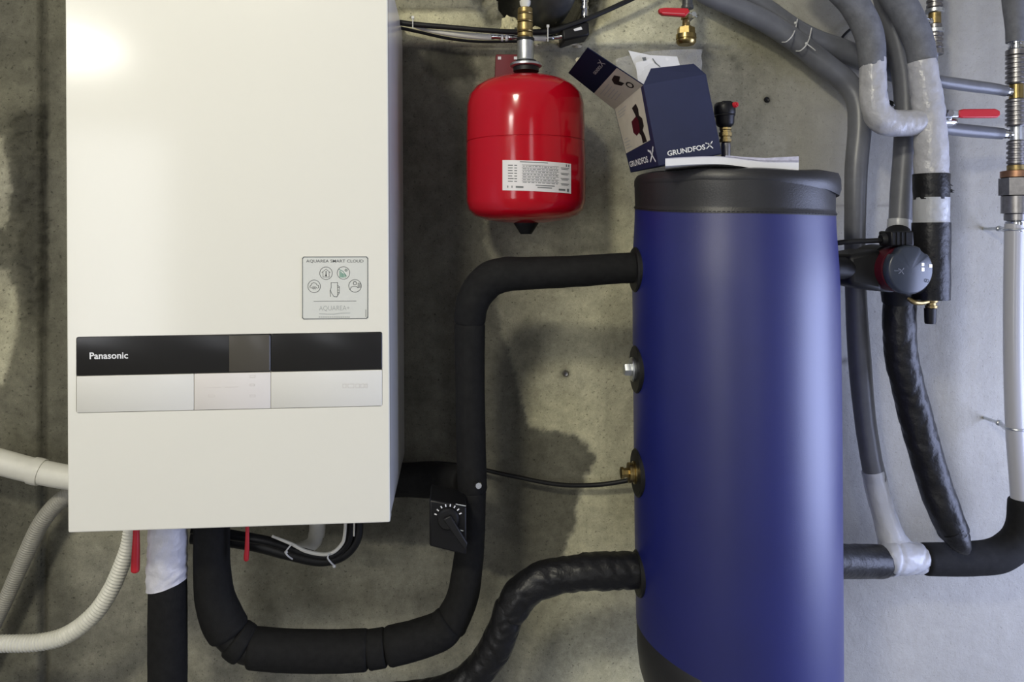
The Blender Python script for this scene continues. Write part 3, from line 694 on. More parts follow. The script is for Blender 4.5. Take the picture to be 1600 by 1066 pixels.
# ------------------------------------------------------------------ valves under the cabinet
def under_valve(px, y1, label, d, slim):
    t_ = thing('ball_valve', label, 'valve', tuple(P(px, y1, d)), 'red levered valves under the cabinet')
    w = 6.5 if not slim else 4
    p, r = ptube([(px + 2, 772, d, w * .7), (px + 1.5, 830, d, w * .75), (px + 1, 856, d, w * .9), (px, y1 - 8, d, w), (px, y1 - 2, d, w * .9), (px, y1, d, w * .5)], 6)
    MB().tube(p, r, 12, wr=(lambda L, a, i: 1 + .5 * abs(math.cos(a)) * 0)).build('lever', M['red_plastic'], t_)
    mb = MB(); mb.lathe([(.005, 0), (.011, .0), (.013, .012), (.013, .022), (.011, .03)], P(px + 2, 777, d), (0, 0, 1), 16); mb.build('valve_body', M['brass_dull'], t_)
under_valve(211.5, 895, 'red valve lever hanging beside the white corrugated hose', .25, False)
under_valve(385, 877, 'thin red valve lever hanging right of the black insulated loop', .24, True)

# ------------------------------------------------------------------ white hoses at the left
def corr(ctrl, pitch, amp, n=10, segs=16):
    p, r = ptube(ctrl, n); p, r = dense(p, r, pitch / 6)
    return MB().tube(p, r, segs, wr=lambda L, a, i: 1 + amp * math.sin(2 * PI * L / pitch))
wp = thing('white_drain_pipe', 'thick smooth white pipe entering from the left edge under the cabinet', 'pipe', tuple(P(60, 760, .1)))
mb = MB(); rtube(mb, [(-60, 706, .1, 19.5), (0, 722, .1, 19.5), (50, 735, .1, 19), (106, 746, .1, 18.5), (160, 752, .1, 18), (235, 756, .1, 18)], 8, segs=24); mb.build('pipe_run', M['white_plastic'], wp)
mb = MB(); rtube(mb, [(50, 735, .1, 20.6), (58, 736.8, .1, 21), (66, 738.6, .1, 20.4)], 6, segs=24); mb.build('pipe_collar', M['white_plastic'], wp)
o = corr([(-45, 1060, .06, 10), (-20, 1000, .06, 10.5), (8, 940, .06, 11), (38, 872, .06, 12), (66, 815, .06, 12.5), (100, 778, .06, 12.5), (150, 752, .06, 12.5)], .0042, .035).build('grey_conduit', M['conduit'])
tagit(o, 'grey-beige corrugated conduit bending down from the white pipe along the wall', 'hose')
o = corr([(-60, 1006, .17, 12.5), (0, 1006, .17, 12.5), (60, 1004, .17, 12.5), (105, 992, .17, 13), (145, 962, .17, 13), (172, 924, .17, 12.5), (192, 878, .17, 11.8), (203, 838, .17, 11), (207, 778, .17, 11)], .0056, .065).build('corrugated_hose', M['conduit_white'])
tagit(o, 'bright white corrugated hose arching from the cabinet bottom to the lower left', 'hose')

# ------------------------------------------------------------------ cable bundle under the cabinet
cbn = thing('cable_bundle', 'sagging bundle of black and white cables tied under the cabinet', 'cable', tuple(P(500, 885, .15)))
for ctrl, m, seg in (
    ([(300, 838, .14, 12), (350, 842, .14, 12), (400, 851, .14, 11), (450, 865, .15, 10), (500, 876, .15, 9), (535, 868, .15, 8.5), (556, 845, .15, 8), (560, 815, .15, 8), (560, 752, .15, 8)], 'rubber', 14),
    ([(300, 826, .16, 8), (360, 836, .16, 8), (420, 846, .165, 7), (470, 862, .165, 6.5), (512, 870, .165, 6), (538, 855, .165, 6), (548, 826, .165, 6), (550, 755, .165, 6)], 'black_plastic', 12)):
    mb = MB(); rtube(mb, ctrl, 8, segs=seg); mb.build('black_cable', M[m], cbn)
for ctrl in ([(425, 838, .175, 2), (455, 850, .178, 2.6), (480, 862, .18, 3), (512, 866, .18, 3), (532, 853, .18, 2.8), (539, 830, .18, 2.5), (540, 757, .18, 2.5)], [(553, 757, .178, 1.4), (553.5, 815, .178, 1.4), (553, 838, .178, 1.4)]):
    mb = MB(); rtube(mb, ctrl, 8, segs=8); mb.build('white_wire', M['white_plastic'], cbn)
for ctrl in ([(455, 851, .185, 1.2), (447, 862, .187, 1.3), (449, 868, .187, 1.3), (457, 874, .178, 1.2)], [(514, 865, .186, 1.2), (512, 872, .19, 1.3), (517, 879, .188, 1.4), (522, 884, .18, 1.4)]):
    mb = MB(); rtube(mb, ctrl, 6, segs=6); e = ctrl[1] if ctrl[0][0] < 500 else ctrl[3]; mb.ball(P(e[0], e[1] + 1, e[2]), .0032, 8); mb.build('cable_tie', M['tie'], cbn)
el = thing('white_elbow', 'small white plastic drain elbow behind the cable bundle', 'pipe fitting', tuple(P(485, 860, .08)))
mb = MB(); rtube(mb, [(497, 742, .08, 12.5), (496, 820, .08, 12.5), (494, 838, .08, 12.5)], 6, segs=20); mb.build('socket', M['white_plastic'], el)
mb = MB(); rtube(mb, [(494, 836, .08, 11.5), (491, 846, .08, 11.5), (482, 853, .08, 10.5), (462, 857, .08, 7)], 6, segs=20); mb.build('bend', M['white_plastic'], el)
o = MB(); rtube(o, [(626, 727, .03, 3.2), (680, 724, .03, 3.2), (735, 730, .03, 3.2), (800, 744, .03, 3.2), (870, 757, .03, 3.4), (930, 758, .03, 3.6), (985, 750, .04, 3.6), (1040, 735, .05, 3.6)], 10, segs=10); o = o.build('power_cable', M['rubber']); tagit(o, 'thin black cable sagging across the wall behind the tank', 'cable')

# ------------------------------------------------------------------ lines along the top left
o = thing('black_hose', 'black cable with white ties running along the top of the wall to the right', 'cable', tuple(P(800, 60, .07)))
mb = MB(); rtube(mb, [(600, 31, .07, 4.5), (640, 37.5, .07, 4.6), (700, 42.5, .07, 4.2), (760, 47.5, .07, 4.0), (810, 50, .06, 4.4), (858, 49, .06, 5), (895, 38, .06, 4.5), (940, 20, .06, 4), (1000, -8, .06, 4), (1040, -30, .06, 4)], 10, segs=12); mb.build('cable_run', M['rubber'], o)
for (x, y, l) in ((645, 37, 15), (856, 54, 22)):
    mb = MB(); p0, p1 = P(x, y - l / 2, .079), P(x, y + l / 2, .079); mb.tube([p0, p1], [.0012, .0012], 6); mb.box(p0.x - .0025, p0.y - .002, p0.z, p0.x + .0025, p0.y + .002, p0.z + .005); mb.build('cable_tie', M['tie'], o)
o = thing('white_hose', 'white hose narrowing to the left with chrome couplings behind the brass coupling', 'hose', tuple(P(740, 62, .05)))
mb = MB(); rtube(mb, [(610, 30, .06, 1.6), (635, 36, .06, 1.8), (660, 45.5, .06, 2.4), (690, 51, .06, 3.4), (725, 55, .055, 4.6), (767, 58, .05, 4.9)], 8, segs=12); mb.build('hose_run', M['white_plastic'], o)
def along(mb, x0, y0, x1, y1, d, prof, segs=20):
    a, b = P(x0, y0, d), P(x1, y1, d); L = (b - a).length; s = SC((x0 + x1) / 2, d); return mb.lathe([(r * s, h * L) for h, r in prof], a, b - a, segs)
mb = MB(); along(mb, 766, 57, 812, 58.5, .05, [(0, 3), (0, 4.4), (.08, 5), (.2, 3.6), (.3, 4.4), (.38, 4.4), (.45, 3.2), (.6, 3.2), (.65, 4.6), (.8, 4.6), (.85, 3.4), (1, 3.4)]); mb.build('coupling', M['chrome'], o)
for x in (784.5, 791.2):
    mb = MB(); along(mb, x - 1.6, 58, x + 1.6, 58, .05, [(0, 3), (0, 6.2), (1, 6.2), (1, 3)]); mb.build('coupling_ring', M['label_white'], o)
mb = MB(); along(mb, 833, 59.5, 853, 60, .05, [(0, 4), (0, 4.6), (1, 4.6), (1, 4)]); mb.build('sleeve_end', M['white_plastic'], o)
mb = MB(); along(mb, 853, 60, 888, 56, .05, [(0, 3), (.1, 3), (.1, 4.6), (.3, 4.6), (.35, 3.2), (.5, 4.2), (.7, 4.2), (.75, 5), (1, 5)]); mb.build('coupling', M['chrome'], o)
o = MB(); rtube(o, [(600, 38, .04, 3), (650, 49, .04, 2.6), (700, 60, .04, 2.4), (745, 65, .03, 2.2), (790, 65, .03, 2.4), (830, 64, .03, 2.4)], 8, segs=8); o = o.build('thin_cable', M['rubber']); tagit(o, 'thin black cable just below the white hose at the top', 'cable')
o = thing('elbow_connector', 'black plastic elbow connector with white patch and chrome nipple above it', 'pipe fitting', tuple(P(902, 62, .05)))
mb = MB(); hexa(mb, [(878, 46), (920, 33), (921.5, 55), (880, 64)], .0, .066); mb.build('connector_body', M['black_plastic'], o, bevel=.004)
mb = MB(); hexa(mb, [(896, 45.5), (908, 41.5), (910, 46), (898, 48.5)], .065, .0675); mb.build('white_patch', M['paper'], o)
mb = MB(); plathe(mb, 913.5, .055, [(-30, 5), (-2, 5), (-2, 6.4), (3, 6.4), (4, 5), (9, 5), (10, 6.2), (14, 6.2), (15, 4.4), (18, 5.6), (26, 5.6), (27, 4), (33, 4)], 20); mb.build('chrome_nipple', M['chrome'], o)
o = MB(); rtube(o, [(880, -70, .10, 34), (876, -40, .09, 33), (868, -10, .06, 32), (858, 12, .0, 30), (850, 22, -.08, 29)], 8, segs=28); o = o.build('waste_pipe', M['dark_pvc']); tagit(o, 'wide dark grey pipe coming out of the broken hole in the wall', 'pipe')
o = MB().ball(P(796, 40, .004), .021, 20, (.75, .7, .85), .55, 3).build('foam_lump', M['foam_yellow']); tagit(o, 'pale yellow foam lump left of the brass coupling', 'foam')
o = MB().ball(P(837, 46, .008), .010, 14, (1, .6, .6), .5, 8).build('foam_lump', M['foam_yellow']); tagit(o, 'small pale yellow foam lump right of the brass coupling', 'foam')
for k, (x, y, r) in enumerate(((846, 66, 4), (872, 64, 5), (884, 66, 6), (838, 70, 3.5), (893, 64, 9), (903, 70, 6))):
    o = MB().ball(P(x, y, .012), r * SC(x, .01), 10, (1.2, .6, .75), .7, k * 3.3 + 1).build('mortar_crumb', M['mortar'])
    tagit(o, ('second', 'third', 'fourth', 'leftmost', 'fifth', 'rightmost')[k] + (' pale mortar crumb' if k in (3, 5) else ' pale mortar crumb from the left') + ' in the row below the black elbow connector', 'rubble', 'mortar crumbs on the ledge')
o = MB().ball(P(908, 97, .05), .0115, 16, (1, .6, .92), .35, 21).build('mortar_lump', M['mortar']); tagit(o, 'rounded pale mortar lump beside the open carton flap', 'rubble')

# ------------------------------------------------------------------ brass drain valve with red lever, top centre
dv = thing('drain_valve', 'brass drain valve with flat red lever hanging at the top centre', 'valve', tuple(P(1072, 72, .10)))
mb = MB(); plathe(mb, 1072, .10, [(14, 5), (20, 6), (30, 8), (31, 5.5), (36, 6), (40, 6), (41, 8), (44, 8)], 24); mb.build('stem', M['brass_dull'], dv)
mb = MB(); plathe(mb, 1074, .10, [(-40, 8), (8, 8), (9, 9.5), (14, 9.5), (15, 4)], 20); mb.build('feed_pipe', M['dark_pvc'], dv)
mb = MB(); plathe(mb, 1072, .10, [(43, 8), (43.5, 13.5), (54, 14.5), (55, 12)], 6); mb.build('hexagon_nut', M['brass'], dv)
mb = MB(); plathe(mb, 1072, .10, [(53, 12), (54, 15.5), (61, 16), (62, 14.4), (63.5, 14.4), (64, 15.6), (67, 15), (70, 12), (70, 1)], 32); mb.build('outlet', M['brass'], dv)
mb = MB(); f = [P(1030, 13, .135), P(1040, 11.5, .135), P(1075, 12.5, .135), P(1078, 18, .135), P(1072, 25, .135), P(1036, 22.5, .135), P(1031, 19, .135)]; k_ = [v + Vector((0, .012, 0)) for v in f]; n_ = 7
mb.add(f + k_, [tuple(range(n_)), tuple(range(2 * n_ - 1, n_ - 1, -1))] + [(i, i + n_, (i + 1) % n_ + n_, (i + 1) % n_) for i in range(n_)]); lv = mb.build('lever', M['red_plastic'], dv, bevel=.0015)
mb = MB(); mb.tube([P(1035, 19.8, .1356), P(1070, 21.6, .1356)], [.0006, .0006], 6); mb.build('lever_rib', mat('light_red', (.75, .25, .25), .4), lv)
mb = MB(); mb.lathe([(.0001, .006), (.005, .006), (.006, .003), (.006, -.03)], P(1083, 23, .125), (0, -1, 0), 6); mb.tube([P(1076, 20, .128), P(1089, 26.5, .128)], [.0016, .0016], 8); mb.build('lever_bolt', M['zinc'], dv)

# ------------------------------------------------------------------ carton on the tank
bx = thing('pump_carton', 'open navy cardboard carton with printed pump picture leaning on the tank lid', 'box', tuple(P(1020, 264, .25)))
FT = [P(1005, 133, .30), P(1103, 116, .30), P(1128, 241, .30), P(1029.5, 260, .30)]      # front: TL TR BR BL
LB = [P(960, 171, .16), P(985.5, 270, .16)]                                              # left panel, far edge: top, bottom
def onplane(px, py, a, b, c):
    n = (b - a).cross(c - a); o = Vector((0, -D, H)); r = Vector(ray(px, py)); return o + r * ((a - o).dot(n) / r.dot(n))
LB[0] = onplane(960, 171, FT[0], FT[3], LB[1])
FO = P(917.5, 75, .30); FI = onplane(888, 114, FO, FT[0], LB[0])
dpt = LB[1] - FT[3]
RB = [FT[1] + (LB[0] - FT[0]), FT[2] + dpt]
def sheet(name, c4, m, parent, th=.0016, flip=-1):
    c4 = [Vector(c) for c in c4]; n = (c4[1] - c4[0]).cross(c4[-1] - c4[0]).normalized() * th * flip
    k = len(c4); v = c4 + [c - n for c in c4]
    return MB().add(v, [tuple(range(k)), tuple(range(2 * k - 1, k - 1, -1))] + [(i, i + k, (i + 1) % k + k, (i + 1) % k) for i in range(k)]).build(name, m, parent, smooth=False)
fpn = sheet('front_panel', FT, M['navy'], bx)
lpn = sheet('side_panel', [LB[0], FT[0], FT[3], LB[1]], M['navy'], bx)
sheet('side_panel', [FT[1], RB[0], RB[1], FT[2]], M['navy'], bx)
sheet('back_panel', [RB[0], LB[0], LB[1], RB[1]], M['navy'], bx)
sheet('bottom_panel', [FT[3], FT[2], RB[1], LB[1]], M['navy_shaded'], bx)
ffl = sheet('front_flap', [P(1017, 107, .285), P(1084, 99.5, .285), FT[1], FT[0]], M['navy'], bx)
lfl = sheet('side_flap', [FI, FO, FT[0], LB[0]], M['navy_shaded'], bx)
# print on the front
ff = lambda a, b, c: P(a, b, .30 + c)
def xlogo(t, frame, x, y, s, ang, c):
    ca, sa = math.cos(math.radians(ang)), math.sin(math.radians(ang)); R = lambda p: (x + (p[0] * ca - p[1] * sa) * s, y - (p[0] * sa + p[1] * ca) * s)
    for pl, w in (([(-.55, .5), (-.25, .38), (.05, .05), (.5, -.5)], .17), ([(.55, .62), (.15, .12), (-.5, -.42)], .17), ([(-.1, .42), (.05, .1), (.45, .36)], .10)):
        strokes(t, frame, [R(q) for q in pl], w * s, c=c)
t = MB(); text(t, ff, 'GRUNDFOS', 1043.5, 244.2, 60, 8.2, angle=10.3, bold=.022, c=.0006); xlogo(t, ff, 1108.5, 227.5, 9, 8, .0006); t.build('lettering', M['print_white'], fpn, smooth=False)
fs = bilin(LB[0], FT[0], FT[3], LB[1])
t = MB(); patch(t, fs, [(.02, .0), (.93, .0), (.90, .66), (.02, .70)], .0004); pc = t.build('printed_field', M['print_cream'], lpn, smooth=False)
t = MB(); text(t, fs, 'GRUNDFOS', .05, .92, .66, .085, angle=0, bold=.02, c=.0007); xlogo(t, lambda a, b, c: fs(a, b, c), .86, .85, .15, 0, .0007); t.build('lettering', M['print_white'], lpn, smooth=False)
t = MB()   # picture of a pump: pipe stub, body, pipe stub
patch(t, fs, [(.56, .16), (.70, .14), (.74, .22), (.72, .30), (.80, .36), (.80, .46), (.74, .50), (.78, .58), (.80, .66), (.66, .66), (.66, .56), (.60, .50), (.58, .34), (.62, .28)], .0007); t.build('picture_pump', M['rubber'], lpn, smooth=False)
t = MB(); patch(t, fs, [(.46, .32), (.64, .29), (.68, .36), (.66, .50), (.52, .53), (.44, .47)], .0009); t.build('picture_motor', M['crimson'], lpn, smooth=False)
t = MB()
for k in range(4): strokes(t, fs, [(.08, .50 + .045 * k), (.22 + .05 * (k % 2), .50 + .045 * k)], .012, c=.0007)
for k in range(3): strokes(t, fs, [(.10, .08 + .04 * k), (.40 - .05 * k, .08 + .04 * k)], .012, c=.0007)
t.build('picture_text', M['print_light'], lpn, smooth=False)['kind'] = 'stuff'
fo = bilin(FI, FO, FT[0], LB[0])     # b: 0 outer edge .. 1 fold
t = MB(); patch(t, fo, [(.0, .55), (1, .53), (1, 1), (0, 1)], .0004); t.build('printed_field', M['print_cream'], lfl, smooth=False)
t = MB(); patch(t, fo, [(.66, .60), (.80, .58), (.86, .66), (.74, .70), (.78, .78), (.68, .78), (.60, .68)], .0008)
circle(t, lambda a, b, c: fo(a, b, .0008), .82, .86, .055, .022, n=14)
t.build('picture_parts', M['rubber'], lfl, smooth=False)
t = MB()
for k in range(5): strokes(t, fo, [(.12 + .03 * k, .64 + .06 * k), (.50, .62 + .06 * k)], .012, c=.0007)
t.build('picture_text', M['print_light'], lfl, smooth=False)['kind'] = 'stuff'
fo2 = lambda a, b, c: fo(1 - (b), a, c)     # lettering runs along the fold direction
t = MB(); text(t, lambda a, b, c: fo(a, b, c), 'GRUNDFOS', .50, .36, .30, .055, angle=0, bold=.02, c=.0008); xlogo(t, lambda a, b, c: fo(a, b, c), .87, .31, .09, 0, .0008); t.build('lettering', M['print_light'], lfl, smooth=False)

# instruction booklet at the front of the lid
bk = thing('instruction_booklet', 'white paperback booklet lying curved on the front of the black lid', 'booklet', tuple(P(1145, 266, .33)))
def bpt(t_, e, k):
    """t along the edge, e 0 bottom/1 top, k 0 front/1 back"""
    x = 1039.5 + 208.5 * t_
    yb = 259.5 - 3.2 * math.sin(PI * min(1, t_ / .75)) + 10.5 * sst(.35, 1, np.array(t_)); yt = yb - 12.5 - 6.5 * sst(.55, 1, np.array(t_)) * .9
    p = P(x, float(yb if e == 0 else yt), .385); return p + Vector((.13 * k * (p.x / (p.y + D)), .13 * k, .002 * k))
n = 24
def block(name, e0, e1, m):
    ls = []
    for i in range(n + 1):
        t_ = i / n; A = lambda e, k: bpt(t_, 0, k).lerp(bpt(t_, 1, k), e)
        ls.append([A(e0, 0), A(e1, 0), A(e1, 1), A(e0, 1)])
    return MB().loft(ls).build(name, m, bk)
block('page_block', 0.0, .86, M['paper']); block('cover', .87, .97, M['paper_print'])
t = MB()
ls = []
for i in range(n + 1):
    t_ = .45 + .55 * i / n; w = (t_ - .45) / .55
    a = bpt(t_, 1, 0); b_ = bpt(t_, 1, .8)
    ls.append([a + Vector((0, 0, .0002)), a + Vector((0, 0, .0014 + .006 * w)), b_ + Vector((0, 0, .002 + .010 * w)), b_ + Vector((0, 0, .0004))])
MB().loft(ls).build('lifted_leaf', M['paper_print'], bk)

# plastic bag and sheet behind the carton
bag = thing('plastic_bag', 'crumpled clear plastic bag standing behind the navy carton', 'bag', tuple(P(1040, 150, .14)))
def bagface(sgn):
    N_ = 26; vs = []; fs_ = []
    for j in range(N_ + 1):
        for i in range(N_ + 1):
            u, v = i / N_, j / N_
            top = 78 + 14 * (1 - u) - 6 * math.sin(PI * u) + (0 if u < .75 else -4 * (u - .75))
            px = 966 + 130 * u + (-4 + 12 * v) * (1 if u < .5 else -.6); py = top + (170 - top) * v
            edge = 16 * u * (1 - u) * v * (1.02 - v * .5)
            dn = .006 * noise.noise(Vector((u * 6, v * 6, sgn * 3))) + .003 * noise.noise(Vector((u * 14, v * 14, sgn)))
            vs.append(P(px + 3 * noise.noise(Vector((v * 5, u * 9, 1))), py, .15 + sgn * .006 * edge + dn * (edge > .01)))
    for j in range(N_):
        for i in range(N_): fs_.append((j * (N_ + 1) + i, j * (N_ + 1) + i + 1, (j + 1) * (N_ + 1) + i + 1, (j + 1) * (N_ + 1) + i))
    return vs, fs_
for s_ in (1, -1):
    v_, f_ = bagface(s_); MB().add(v_, f_).build('bag_side', M['film'], bag)
sh = thing('folded_leaflet', 'white folded leaflet inside the clear plastic bag', 'paper', tuple(P(1030, 140, .15)))
sheet('leaf', [P(982, 79, .151), P(1015, 86, .151), P(1058, 88.5, .151), P(1065, 110, .151), P(1068, 150, .151), P(1012, 150, .151)], M['paper'], sh, .001)
sheet('leaf', [P(993, 98, .155), P(1018, 91, .155), P(1031, 106, .155), P(1032, 150, .155), P(1000, 150, .155)], M['paper'], sh, .001)
t = MB(); f2 = lambda a, b, c: P(a, b, .156 + c); patch(t, f2, [(1003, 90), (1009, 89), (1010, 94), (1005, 95)], .0); strokes(t, f2, [(1020, 92), (1024, 98), (1031, 104)], 1.6); t.build('leaf_print', M['print_grey'], sh, smooth=False)

# air vent on the tank top
av = thing('air_vent', 'black automatic air vent with red cap on the tank lid', 'air vent', tuple(P(1133, 250, .22)))
mb = MB(); plathe(mb, 1134, .22, [(222, 5), (224, 7.2), (228, 7.6), (250, 7)], 20); plathe(mb, 1134, .22, [(250, 7), (268, 7)], 16); mb.build('steel_stub', M['steel'], av)
mb = MB(); plathe(mb, 1133.5, .22, [(198, 5), (200, 9.5), (203, 9.5), (204, 8.5), (207, 8.5), (207.4, 10.5), (213, 10.5), (214, 8), (217, 8), (217.5, 9.6), (222, 9.6), (222.5, 6)], 8); mb.build('brass_nut', M['brass_dull'], av)
mb = MB(); plathe(mb, 1133, .22, [(159.5, 3), (160.5, 13), (163, 15.5), (167, 16.5), (178, 16.5), (179.5, 15.6), (181, 16.2), (182.5, 15), (184, 14.5), (193, 14), (196, 12.5), (199, 9)], 32, px1=1132); mb.build('vent_head', M['black_plastic'], av)
mb = MB(); hexa(mb, [(1129, 157.5), (1143, 157.5), (1143, 166), (1129, 166)], .215, .236); mb.build('cap_strap', M['black_plastic'], av, bevel=.001)
mb = MB(); c_r = P(1145.5, 164.5, .232); mb.lathe([(.0001, .010), (.0022, .010), (.0022, .008), (.0044, .008), (.005, .006), (.005, -.004)], c_r, (.55, -.8, .05), 18); mb.build('red_cap', M['red_plastic'], av)

# ------------------------------------------------------------------ right-hand pipework
gA = thing('grey_pipe', 'glossy grey pipe descending from the top centre and running down beside the tank', 'pipe', tuple(P(1390, 850, .07)))
mb = MB(); rtube(mb, [(1060, -30, .055, 14), (1108, -6, .055, 15), (1150, 12, .055, 16), (1195, 33, .055, 17), (1240, 62, .055, 17), (1285, 98, .055, 17.5), (1322, 128, .058, 17.5), (1340, 158, .065, 17.5), (1343, 200, .07, 17.5), (1338, 260, .075, 17), (1336, 330, .075, 16), (1336, 400, .075, 15.5), (1338, 480, .075, 16), (1343, 560, .075, 17), (1350, 640, .075, 16), (1360, 710, .075, 16), (1369, 752, .075, 16.5)], 10, segs=24, wr=wrinkle(.015, 20, 0, 3)); mb.build('pipe_run', M['grey_pipe'], gA)
p, r = ptube([(1364, 735, .075, 17.2), (1372, 770, .075, 18), (1382, 805, .075, 18), (1392, 838, .08, 21), (1400, 858, .085, 27)], 10); p, r = dense(p, r, .004)
MB().tube(p, r, 28, wr=wrinkle(.03, 30, .04, 5)).build('plastic_wrap', M['wrap'], gA)['label'] = 'clear plastic film wrapped round the lower end'
MB().tube(p, [q * .86 for q in r], 20).build('pipe_end', M['tape_grey'], gA)
gB = thing('grey_pipe', 'grey pipe tied above and behind the glossy one, ending behind the taped loop', 'pipe', tuple(P(1300, 100, .03)))
mb = MB(); rtube(mb, [(1110, -60, .032, 13), (1150, -18, .032, 13.5), (1195, 10, .032, 13.5), (1240, 42, .032, 14), (1275, 62, .032, 15.5), (1310, 76, .032, 17), (1350, 92, .03, 17), (1400, 112, .03, 17)], 10, segs=20); mb.build('pipe_run', M['grey_pipe'], gB)
for (x, y, tx) in ((1236, 52, 0), (1258, 66, 1)):
    ctrl = [(x + 10, y - 22, .052, 1), (x + 7, y - 8, .068, 1), (x + 2, y + 4, .0875, 1), (x - 7, y + 13, .082, 1), (x - 14, y + 14, .064, 1)]
    mb = MB(); rtube(mb, ctrl, 6, segs=6)
    if tx: rtube(mb, [(x + 2, y + 2, .089, .9), (x + 10, y + 8, .09, .9), (x + 16, y + 13, .088, .8)], 4, segs=6); mb.ball(P(x + 2, y + 2, .0885), .003, 8)
    else: mb.ball(P(x + 7, y - 16, .063), .0032, 8)
    mb.build('cable_tie', M['tie'], gB)
o = MB(); rtube(o, [(1305, 78, .01, 2), (1315, 60, .01, 2), (1326, 48, .01, 2), (1345, 35, .01, 2)], 6, segs=8); o = o.build('wall_cable', M['rubber']); tagit(o, 'short black wire crossing the pale gap above the grey pipes', 'cable')

# taped loop: U of grey-taped insulation with foam arms, running down to the black tape
UL = thing('taped_loop_pipe', 'U-shaped grey foam pipe wrapped in light tape at the upper right', 'pipe', tuple(P(1410, 215, .15)))
sleevep('foam_arm', [(1255, -75, .15, 22), (1300, -30, .15, 22), (1333, 5, .15, 22), (1353, 40, .15, 22), (1361, 70, .15, 21), (1363, 100, .15, 20)], M['grey_foam'], UL, seed=21, a=.012)
sleevep('foam_arm', [(1370, -70, .15, 22), (1392, -20, .15, 23), (1415, 20, .15, 23), (1434, 60, .15, 22), (1442, 98, .15, 21)], M['grey_foam'], UL, seed=22, a=.012)
p, r = ptube([(1363.5, 92, .15, 20), (1364, 130, .15, 20), (1367, 165, .15, 21), (1378, 186, .15, 22), (1400, 193, .15, 21), (1428, 192, .15, 21), (1449, 186, .15, 20), (1456, 182, .15, 18)], 10); p, r = dense(p, r, .0035)
MB().tube(p, r, 40, wr=wrinkle(.025, 40, .06, 6, turn=.035, lap=.03)).build('tape_wrap', M['tape_grey'], UL, angle=60)
p, r = ptube([(1440, 96, .152, 21.5), (1445, 130, .152, 22.5), (1450, 165, .152, 23.5), (1453, 200, .152, 24), (1455, 240, .152, 25), (1455, 274, .152, 25.5)], 10); p, r = dense(p, r, .0035)
MB().tube(p, r, 40, wr=wrinkle(.02, 40, .04, 7, turn=.04, lap=.025)).build('tape_wrap', M['tape_grey'], UL, angle=60)
for (y0, y1, m, rr) in ((272, 312, 'tape_black', 26.5), (309, 350, 'tape_silver', 26), (348, 468, 'tape_black', 27.5)):
    p, r = ptube([(1455, y0, .152, rr), (1455, (y0 + y1) / 2, .152, rr), (1455, y1, .152, rr * .985)], 10); p, r = dense(p, r, .004)
    MB().tube(p, r, 36, wr=wrinkle(.02, 34, .03, y0)).build('tape_band', M[m], UL, angle=60)
mb = MB(); c0 = P(1481, 296, .16)
for k in range(5): mb.add([c0 + Vector((-.004, 0, .004 * k - .006)), c0 + Vector((.010 + .003 * math.sin(k * 2), -.004 * math.cos(k), .003 * k - .006)), c0 + Vector((.008, .003, .003 * k - .002)), c0 + Vector((-.004, .002, .004 * k - .002))], [(0, 1, 2, 3)])
mb.build('tape_tail', M['tape_black'], UL)
gD = thing('dark_riser_pipe', 'dark grey pipe rising behind the taped loop down to the pump', 'pipe', tuple(P(1405, 380, .085)))
mb = MB(); rtube(mb, [(1372, -60, .085, 19), (1387, 0, .085, 20), (1402, 60, .085, 20), (1414, 120, .085, 19), (1417, 180, .085, 18), (1414, 240, .085, 17.5), (1409, 300, .085, 17), (1405, 372, .09, 16.5)], 10, segs=24, wr=wrinkle(.015, 20, 0, 4)); mb.build('pipe_run', M['grey_pipe'], gD)
mb = MB(); rtube(mb, [(1405.5, 344, .089, 17.4), (1405, 352, .09, 17.4), (1404.5, 362, .09, 17.4)], 4, segs=24); mb.build('silver_band', M['tape_silver'], gD)
# small grey hoses
def hose(name, ctrl, end, label, d):
    t_ = thing(name, label, 'hose', tuple(P(ctrl[0][0], ctrl[0][1] + 10, d)))
    mb = MB(); rtube(mb, ctrl, 8, segs=16, wr=wrinkle(.02, 40, 0, ctrl[0][0])); mb.build('hose_run', M['grey_pipe'], t_)
    (x0, y0, x1, y1, rr) = end
    mb = MB(); along(mb, x0, y0, x1, y1, d, [(0, rr * .8), (0, rr), (.35, rr), (.4, rr * .8), (.55, rr * .95), (.62, rr * .7), (.8, rr * .7), (.8, rr * .95), (1, rr * .95)]); mb.build('crimp_fitting', M['chrome'], t_)
hose('supply_hose', [(1462, 126, .13, 9), (1480, 129, .12, 9.5), (1515, 134, .11, 9.5), (1550, 138.5, .10, 9), (1572, 142.5, .10, 8.5)], (1568, 142, 1588, 145, 7.5), 'upper grey horizontal hose running to the right-hand fitting column', .10)
hose('supply_hose', [(1465, 199, .13, 9.5), (1490, 202, .12, 10), (1520, 205, .11, 10), (1548, 207.5, .10, 9.5), (1566, 209, .10, 9)], (1562, 209, 1588, 210.5, 7.5), 'lower grey horizontal hose below the red valve lever', .10)
hose('supply_hose', [(1370, -25, .06, 9), (1395, 2, .06, 9), (1420, 20, .06, 9), (1436, 30, .06, 8.5)], (1430, 27, 1456, 35, 7), 'short grey hose slanting down to the left-hand fitting column', .06)
